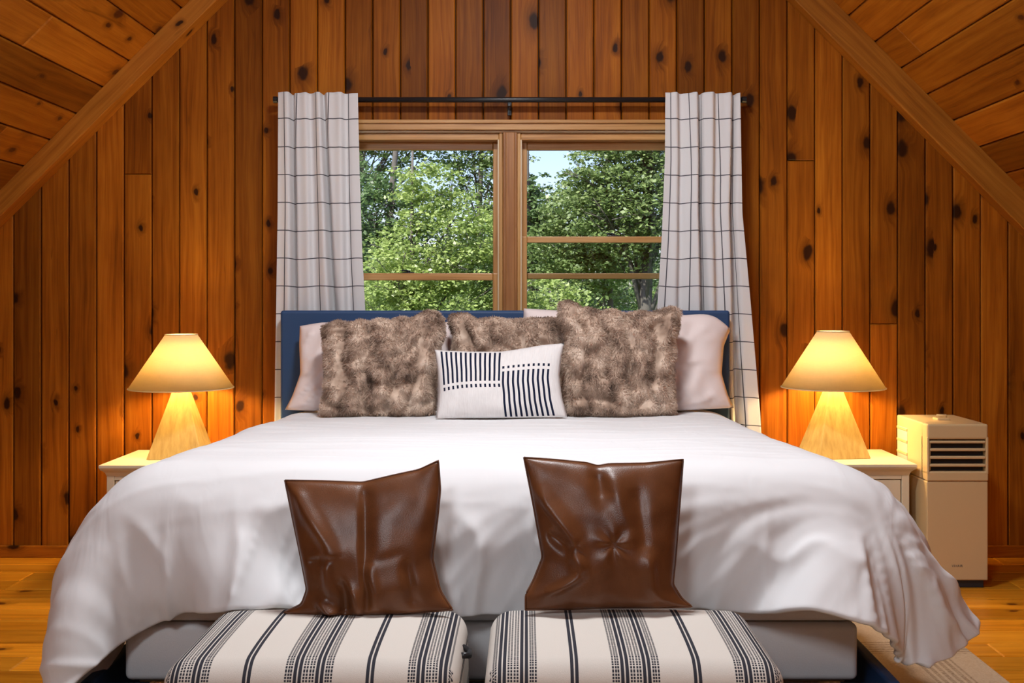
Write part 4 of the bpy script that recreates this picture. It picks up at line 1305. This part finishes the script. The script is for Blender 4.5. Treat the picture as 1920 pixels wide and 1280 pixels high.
def ottoman(label, x0, x1, y0, y1, z1, handle):
    cx, cy = (x0 + x1) / 2, (y0 + y1) / 2
    root = thing('ottoman', (cx, cy, 0), label, 'ottoman', 'striped ottomans')
    # cushion body as a superellipsoid-rounded box with crowned top
    bm = bmesh.new()
    add_box(bm, x0, x1, y0, y1, 0.035, z1 - 0.012, bevel=0.05, seg=6)
    bmesh.ops.subdivide_edges(bm, edges=[e for e in bm.edges if e.calc_length() > 0.15], cuts=8, use_grid_fill=True)
    for v_ in bm.verts:
        a = (v_.co.x - cx) / ((x1 - x0) / 2); b = (v_.co.y - cy) / ((y1 - y0) / 2)
        if v_.co.z > 0.25:
            v_.co.z += 0.014 * max(0, 1 - abs(a) ** 3) * max(0, 1 - abs(b) ** 3)
        k = math.sin(math.pi * min(1, max(0, v_.co.z / z1)))
        v_.co.x += 0.006 * a * k; v_.co.y += 0.006 * b * k
    uvl = bm.loops.layers.uv.verify()
    bm.normal_update()
    for f_ in bm.faces:
        for l in f_.loops:
            c = l.vert.co
            n_ = f_.normal
            if abs(n_.x) > 0.75:
                uu = (c.x - cx) + math.copysign(1, n_.x) * (z1 - c.z)
                l[uvl].uv = (uu, c.y)
            else:
                l[uvl].uv = (c.x - cx, c.y - y0 if abs(n_.y) < 0.7 else c.z - z1)
    finish('upholstery', bm, M_STRIPE, root, True)
    for lx in (x0 + 0.05, x1 - 0.05):
        for ly in (y0 + 0.05, y1 - 0.05):
            bm = bmesh.new()
            add_tube(bm, [(lx, ly, 0.0112), (lx, ly, 0.045)], [0.016, 0.022], 14)
            finish('leg', bm, M_BLACK, root, False)
    if handle:
        bm = bmesh.new()
        hx_ = x1 + 0.004
        add_tube(bm, [(hx_ - 0.004, cy - 0.03, 0.405), (hx_ + 0.012, cy - 0.015, 0.40), (hx_ + 0.012, cy + 0.015, 0.40), (hx_ - 0.004, cy + 0.03, 0.405)], 0.007, 8)
        finish('pull_tab', bm, M_BLACK, root, True)
    return root
ottoman('striped cream and black ottoman on the left, under the slouching leather cushion', -0.765, -0.145, 2.255, 2.70, 0.455, True)
ottoman('striped cream and black ottoman on the right, under the square leather cushion', -0.085, 0.545, 2.255, 2.70, 0.455, False)

# ------------------------------------------------------------------ nightstands
def nightstand(label, x0, x1, y0, y1, zt):
    root = thing('nightstand', ((x0 + x1) / 2, (y0 + y1) / 2, 0), label, 'nightstand', 'bedside nightstands')
    box('top', (x0, x1, y0, y1, zt - 0.016, zt), M_PAINT, root, bevel=0.004)
    # cove moulding below the top
    bm = bmesh.new()
    prof = [(0.004, zt - 0.016), (0.006, zt - 0.022), (0.014, zt - 0.028), (0.021, zt - 0.036), (0.024, zt - 0.044), (0.026, zt - 0.050)]
    rings = []
    for ins, z in prof:
        rings.append([bm.verts.new(p) for p in ((x0 + ins, y0 + ins, z), (x1 - ins, y0 + ins, z), (x1 - ins, y1 - 0.004, z), (x0 + ins, y1 - 0.004, z))])
    for a, b in zip(rings[:-1], rings[1:]):
        for i in range(4):
            bm.faces.new([a[i], a[(i + 1) % 4], b[(i + 1) % 4], b[i]])
    bm.faces.new(rings[0]); bm.faces.new(rings[-1][::-1])
    bmesh.ops.recalc_face_normals(bm, faces=bm.faces[:])
    finish('moulding', bm, M_PAINT, root)
    i = 0.026
    bx0, bx1, by0, by1 = x0 + i, x1 - i, y0 + i, y1 - 0.004
    z0 = 0.09
    # carcass: sides, back, bottom, face frame
    box('side_panel', (bx0, bx0 + 0.018, by0, by1, z0, zt - 0.05), M_PAINT, root, bevel=0.002)
    box('side_panel', (bx1 - 0.018, bx1, by0, by1, z0, zt - 0.05), M_PAINT, root, bevel=0.002)
    box('back_panel', (bx0 + 0.018, bx1 - 0.018, by1 - 0.01, by1, z0, zt - 0.05), M_PAINT, root, bevel=0.001)
    bm = bmesh.new()
    st = 0.032
    for d in ((bx0, bx0 + st, by0 - 0.002, by0 + 0.018, z0, zt - 0.05), (bx1 - st, bx1, by0 - 0.002, by0 + 0.018, z0, zt - 0.05),
              (bx0 + st, bx1 - st, by0 - 0.001, by0 + 0.017, zt - 0.068, zt - 0.05), (bx0 + st, bx1 - st, by0 - 0.001, by0 + 0.017, 0.285, 0.30), (bx0 + st, bx1 - st, by0 - 0.001, by0 + 0.017, z0, z0 + 0.03)):
        add_box(bm, *d, bevel=0.002, seg=1)
    finish('face_frame', bm, M_PAINT, root)
    for za, zb in ((0.303, zt - 0.071), (z0 + 0.033, 0.282)):
        bm = bmesh.new()
        xa, xb = bx0 + st + 0.004, bx1 - st - 0.004
        add_box(bm, xa, xb, by0 + 0.002, by0 + 0.020, za, zb, 0.002, 1)
        fr_ = finish('drawer', bm, M_PAINT, root)
        bm = bmesh.new()
        add_tube(bm, [((xa + xb) / 2, by0 + 0.003, (za + zb) / 2), ((xa + xb) / 2, by0 - 0.008, (za + zb) / 2), ((xa + xb) / 2, by0 - 0.020, (za + zb) / 2)], [0.006, 0.006, 0.014], 14)
        finish('knob', bm, M_BLACK, fr_, True)
    for lx in (bx0, bx1 - 0.035):
        for ly in (by0, by1 - 0.035):
            box('leg', (lx, lx + 0.035, ly, ly + 0.035, 0.0, z0 + 0.001), M_PAINT, root, bevel=0.003)
    return root
NZ = 0.508
nightstand('cream nightstand left of the bed, in front of the plank wall', X(184, 4.57), -1.29, 4.57, 5.04, NZ)
nightstand('cream nightstand right of the bed, beside the portable air conditioner', 1.165, X(1711, 4.66), 4.60, 5.06, NZ)

# ------------------------------------------------------------------ table lamps
def m_shade():
    t = NT('linen_lamp_shade')
    tc = t.n('TexCoord').outputs['Object']
    sep = t.n('SeparateXYZ'); t.l(tc, sep.inputs[0])
    ang = t.math('ARCTAN2', sep.outputs[1], sep.outputs[0])
    nz = t.noise(t.xyz(t.math('MULTIPLY', ang, 6.0), t.math('MULTIPLY', sep.outputs[2], 260.0)), 1.0, 2, 0.6)
    nz2 = t.noise(t.xyz(t.math('MULTIPLY', ang, 90.0), t.math('MULTIPLY', sep.outputs[2], 20.0)), 1.0, 2, 0.6)
    f = t.math('ADD', t.math('MULTIPLY', nz, 0.6), t.math('MULTIPLY', nz2, 0.4))
    col = t.mix(f, (0.66, 0.54, 0.34, 1), (0.80, 0.68, 0.46, 1))
    df = t.n('BsdfDiffuse'); t.l(col, df.inputs[0])
    tl = t.n('BsdfTranslucent'); t.l(col, tl.inputs[0])
    m = t.n('MixShader'); m.inputs[0].default_value = 0.31
    t.l(df.outputs[0], m.inputs[1]); t.l(tl.outputs[0], m.inputs[2])
    return t.done(m.outputs[0])
M_SHADE = m_shade()
def m_lampwood():
    t = NT('pale_wood_lamp_base')
    tc = t.n('TexCoord').outputs['Object']
    mp = t.n('Mapping'); mp.inputs['Scale'].default_value = (26, 26, 2.2); t.l(tc, mp.inputs[0])
    nz = t.noise(mp.outputs[0], 2.0, 4, 0.6)
    col = t.ramp(nz, [(0.3, (0.42, 0.29, 0.09)), (0.7, (0.60, 0.45, 0.17))])
    return t.done(t.principled(col, 0.5).outputs[0])
M_LAMPW = m_lampwood()

def table_lamp(label, cx, cy, z0, zb, zt, rb, rt, rot):
    root = thing('table_lamp', (cx, cy, z0), label, 'lamp', 'bedside table lamps')
    # truncated pyramid base
    H = zb + 0.03 - z0
    bm = bmesh.new()
    lo, hi = 0.122, 0.020
    rings = []
    for hw, z in ((lo, z0), (lo, z0 + 0.004), (hi, z0 + H)):
        ring = []
        for a in (45, 135, 225, 315):
            q = math.radians(a + rot)
            ring.append(bm.verts.new((cx + hw * 1.4142 * math.cos(q), cy + hw * 1.4142 * math.sin(q) * 0.80, z)))
        rings.append(ring)
    for a, b in zip(rings[:-1], rings[1:]):
        for i in range(4):
            bm.faces.new([a[i], a[(i + 1) % 4], b[(i + 1) % 4], b[i]])
    bm.faces.new(rings[0][::-1]); bm.faces.new(rings[-1])
    bmesh.ops.bevel(bm, geom=bm.edges[:], offset=0.003, segments=2, affect='EDGES', profile=0.5)
    finish('base', bm, M_LAMPW, root)
    bm = bmesh.new()
    add_tube(bm, [(cx, cy, z0 + H), (cx, cy, z0 + H + 0.045)], 0.013, 14)
    finish('socket', bm, M_BLACK, root, True)
    bm = bmesh.new()
    add_lathe(bm, cx, cy, [(rb - 0.0015, zb + 0.001), (rb, zb), (rt, zt), (rt - 0.002, zt), (rb - 0.004, zb + 0.003), (rb - 0.0015, zb + 0.001)], 72)
    finish('shade', bm, M_SHADE, root, True)
    for r_, z_, nm in ((rb, zb, 'rim'), (rt, zt, 'rim')):
        bm = bmesh.new()
        pts = [(cx + r_ * math.cos(2 * math.pi * k / 72), cy + r_ * math.sin(2 * math.pi * k / 72), z_) for k in range(73)]
        add_tube(bm, pts, 0.0026, 6, False)
        finish(nm, bm, M_SHADE, root, True)
    bm = bmesh.new()
    for a in (0, 120, 240):
        q = math.radians(a + 20)
        add_tube(bm, [(cx, cy, zt - 0.018), (cx + rt * math.cos(q), cy + rt * math.sin(q), zt - 0.004)], 0.0016, 6)
    add_tube(bm, [(cx, cy, zt - 0.028), (cx, cy, zt - 0.012)], 0.010, 12)
    finish('spider', bm, M_BLACK, root, True)
    lamp('bulb_light', 'POINT', (0, 0, z0 + H + 0.085 - z0), (0, 0, 0), LAMP_W, (1.0, 0.71, 0.31), root, shadow_soft_size=0.055)
    return root
LAMP_W = 25.0
dl = 4.815
table_lamp('lit table lamp with pyramid wooden base on the left nightstand', X(340, dl), dl, NZ, Z(727, dl), Z(627, dl), 95 * dl / F, 29 * dl / F, 0)
dl = 4.835
table_lamp('lit table lamp with pyramid wooden base on the right nightstand', X(1562, dl), dl, NZ, Z(726, dl), Z(621, dl), 95 * dl / F, 29 * dl / F, 12)

# ------------------------------------------------------------------ portable air conditioner
df_, db_ = 4.53, 4.90
ax0, ax1 = X(1738.5, df_), X(1853.5, df_)
az0, az1 = 0.032, Z(795, df_)
ac = thing('portable_air_conditioner', ((ax0 + ax1) / 2, (df_ + db_) / 2, 0), 'slim portable air conditioner standing by the right nightstand', 'air conditioner')
zl0, zl1 = Z(884, df_), Z(824, df_)
lx0, lx1 = X(1743, df_), X(1849, df_)
zsp = Z(902, df_)
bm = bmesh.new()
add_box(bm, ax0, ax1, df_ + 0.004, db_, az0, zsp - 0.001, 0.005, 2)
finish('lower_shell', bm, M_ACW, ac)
# upper shell around the louvre opening
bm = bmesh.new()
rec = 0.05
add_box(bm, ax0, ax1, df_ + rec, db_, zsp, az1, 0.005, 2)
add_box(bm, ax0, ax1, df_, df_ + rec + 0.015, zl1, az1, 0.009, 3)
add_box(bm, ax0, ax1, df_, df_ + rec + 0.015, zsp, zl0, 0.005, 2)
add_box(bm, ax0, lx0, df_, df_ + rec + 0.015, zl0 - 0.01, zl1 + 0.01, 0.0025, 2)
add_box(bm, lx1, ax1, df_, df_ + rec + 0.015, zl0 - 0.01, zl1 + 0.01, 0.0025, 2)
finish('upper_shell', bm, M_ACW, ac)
box('louvre_recess', (lx0, lx1, df_ + 0.034, df_ + rec - 0.001, zl0, zl1), M_ACD, ac, bevel=0.001)
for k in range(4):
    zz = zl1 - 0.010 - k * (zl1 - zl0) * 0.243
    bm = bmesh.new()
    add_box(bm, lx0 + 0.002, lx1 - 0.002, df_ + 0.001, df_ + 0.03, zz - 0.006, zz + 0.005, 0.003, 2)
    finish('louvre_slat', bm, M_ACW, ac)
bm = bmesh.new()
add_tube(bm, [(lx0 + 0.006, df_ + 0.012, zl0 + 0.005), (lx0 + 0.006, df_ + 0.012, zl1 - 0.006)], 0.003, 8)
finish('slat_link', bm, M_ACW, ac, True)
# side grille
bm = bmesh.new()
add_box(bm, ax0 - 0.002, ax0 + 0.004, db_ - 0.135, db_ - 0.012, 0.47, 0.64, 0.001, 1)
finish('side_grille', bm, plain('grille_grey', (0.55, 0.50, 0.42), 0.6), ac)
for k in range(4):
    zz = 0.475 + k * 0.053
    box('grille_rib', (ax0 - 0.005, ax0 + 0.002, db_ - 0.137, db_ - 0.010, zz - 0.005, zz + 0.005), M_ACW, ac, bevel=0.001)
# control knob on the top
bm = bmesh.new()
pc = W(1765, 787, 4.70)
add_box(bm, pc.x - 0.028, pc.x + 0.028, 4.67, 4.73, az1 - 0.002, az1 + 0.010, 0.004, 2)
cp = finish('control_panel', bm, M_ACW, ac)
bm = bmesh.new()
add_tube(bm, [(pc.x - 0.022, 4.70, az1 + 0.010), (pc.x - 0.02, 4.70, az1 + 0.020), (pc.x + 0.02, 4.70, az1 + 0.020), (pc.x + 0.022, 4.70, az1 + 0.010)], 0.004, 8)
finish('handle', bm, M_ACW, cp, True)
box('base', (ax0 + 0.015, ax1 - 0.015, df_ + 0.012, db_ - 0.02, 0.0, az0 + 0.002), M_ACD, ac, bevel=0.003)
# maker's name at the bottom of the front
tcv = bpy.data.curves.new('logo', 'FONT')
tcv.body = 'VIVAIR'
tcv.size = 0.0145; tcv.align_x = 'CENTER'; tcv.extrude = 0.0003; tcv.space_character = 1.1
to = bpy.data.objects.new('logo_tmp', tcv); COL.objects.link(to)
bpy.context.view_layer.update()
me = bpy.data.meshes.new_from_object(to.evaluated_get(bpy.context.evaluated_depsgraph_get()))
bpy.data.objects.remove(to); bpy.data.curves.remove(tcv)
me.materials.clear(); me.materials.append(M_ACG)
lo_ = bpy.data.objects.new('logo', me)
put(lo_, ac, label='small grey lettering')
pl = W(1795.5, 1063, df_)
lo_.location = Vector((pl.x, df_ + 0.0035, pl.z)) - WLOC[ac.name]
lo_.rotation_euler = (math.pi / 2, 0, 0)

# ------------------------------------------------------------------ rug
def m_rug():
    t = NT('plaid_woven_rug')
    uv = t.n('TexCoord').outputs['Object']
    sep = t.n('SeparateXYZ'); t.l(uv, sep.inputs[0])
    u, v = sep.outputs[0], sep.outputs[1]
    def band(c, per, w, off):
        f = t.math('FRACT', t.math('DIVIDE', t.math('ADD', c, off), per))
        return t.math('MULTIPLY', t.math('LESS_THAN', f, w), t.math('GREATER_THAN', t.math('FRACT', t.math('DIVIDE', c, 0.024)), 0.42))
    b = t.math('MAXIMUM', band(u, 0.42, 0.30, 0.0), band(v, 0.42, 0.30, 0.1))
    nz = t.noise(uv, 130, 3, 0.7)
    tw = t.noise(t.xyz(t.math('MULTIPLY', u, 60.0), t.math('MULTIPLY', v, 220.0)), 1.0, 2, 0.7)
    base = t.mix(nz, (0.40, 0.28, 0.18, 1), (0.64, 0.49, 0.35, 1))
    br = t.mix(nz, (0.14, 0.08, 0.045, 1), (0.34, 0.22, 0.13, 1))
    col = t.mix(t.math('MULTIPLY', b, t.mapr(tw, 0.35, 0.6, 0, 0.85)), base, br)
    return t.done(t.principled(col, 0.97, t.bump(t.math('ADD', nz, tw), 0.7, 0.006), Specular_IOR_Level=0.05).outputs[0])
M_RUG = m_rug()
bm = bmesh.new()
add_box(bm, -1.46, 1.515, 1.55, 4.30, 0.0005, 0.011, 0.004, 2)
finish('rug', bm, M_RUG, None, False, rebase=True, label='cream and brown plaid woven rug under the bed', cat='rug')

# ------------------------------------------------------------------ pendant added over the bed for fill light (out of view)
px_, py_ = AX, 3.05
pend = thing('added_pendant', (px_, py_, 3.05), 'white bowl pendant added for fill light, out of view above the bed', 'lamp')
bm = bmesh.new(); add_tube(bm, [(px_, py_, AZ - 0.005), (px_, py_, 3.3)], 0.004, 8); finish('cord', bm, M_BLACK, pend, True)
bm = bmesh.new(); add_lathe(bm, px_, py_, [(0.05, AZ - 0.06), (0.05, AZ - 0.03), (0.001, AZ - 0.03)], 24); finish('canopy', bm, M_BLACK, pend, True)
bm = bmesh.new(); add_lathe(bm, px_, py_, [(0.02, 3.32), (0.05, 3.31), (0.18, 3.24), (0.28, 3.12), (0.285, 3.12), (0.184, 3.247), (0.05, 3.318), (0.02, 3.328)], 40); finish('shade', bm, M_PAINT, pend, True)
lamp('fill_pendant_light', 'AREA', (0, 0, 0.09), (0, 0, 0), 70, (0.95, 0.97, 1.0), pend, shape='DISK', size=0.46)
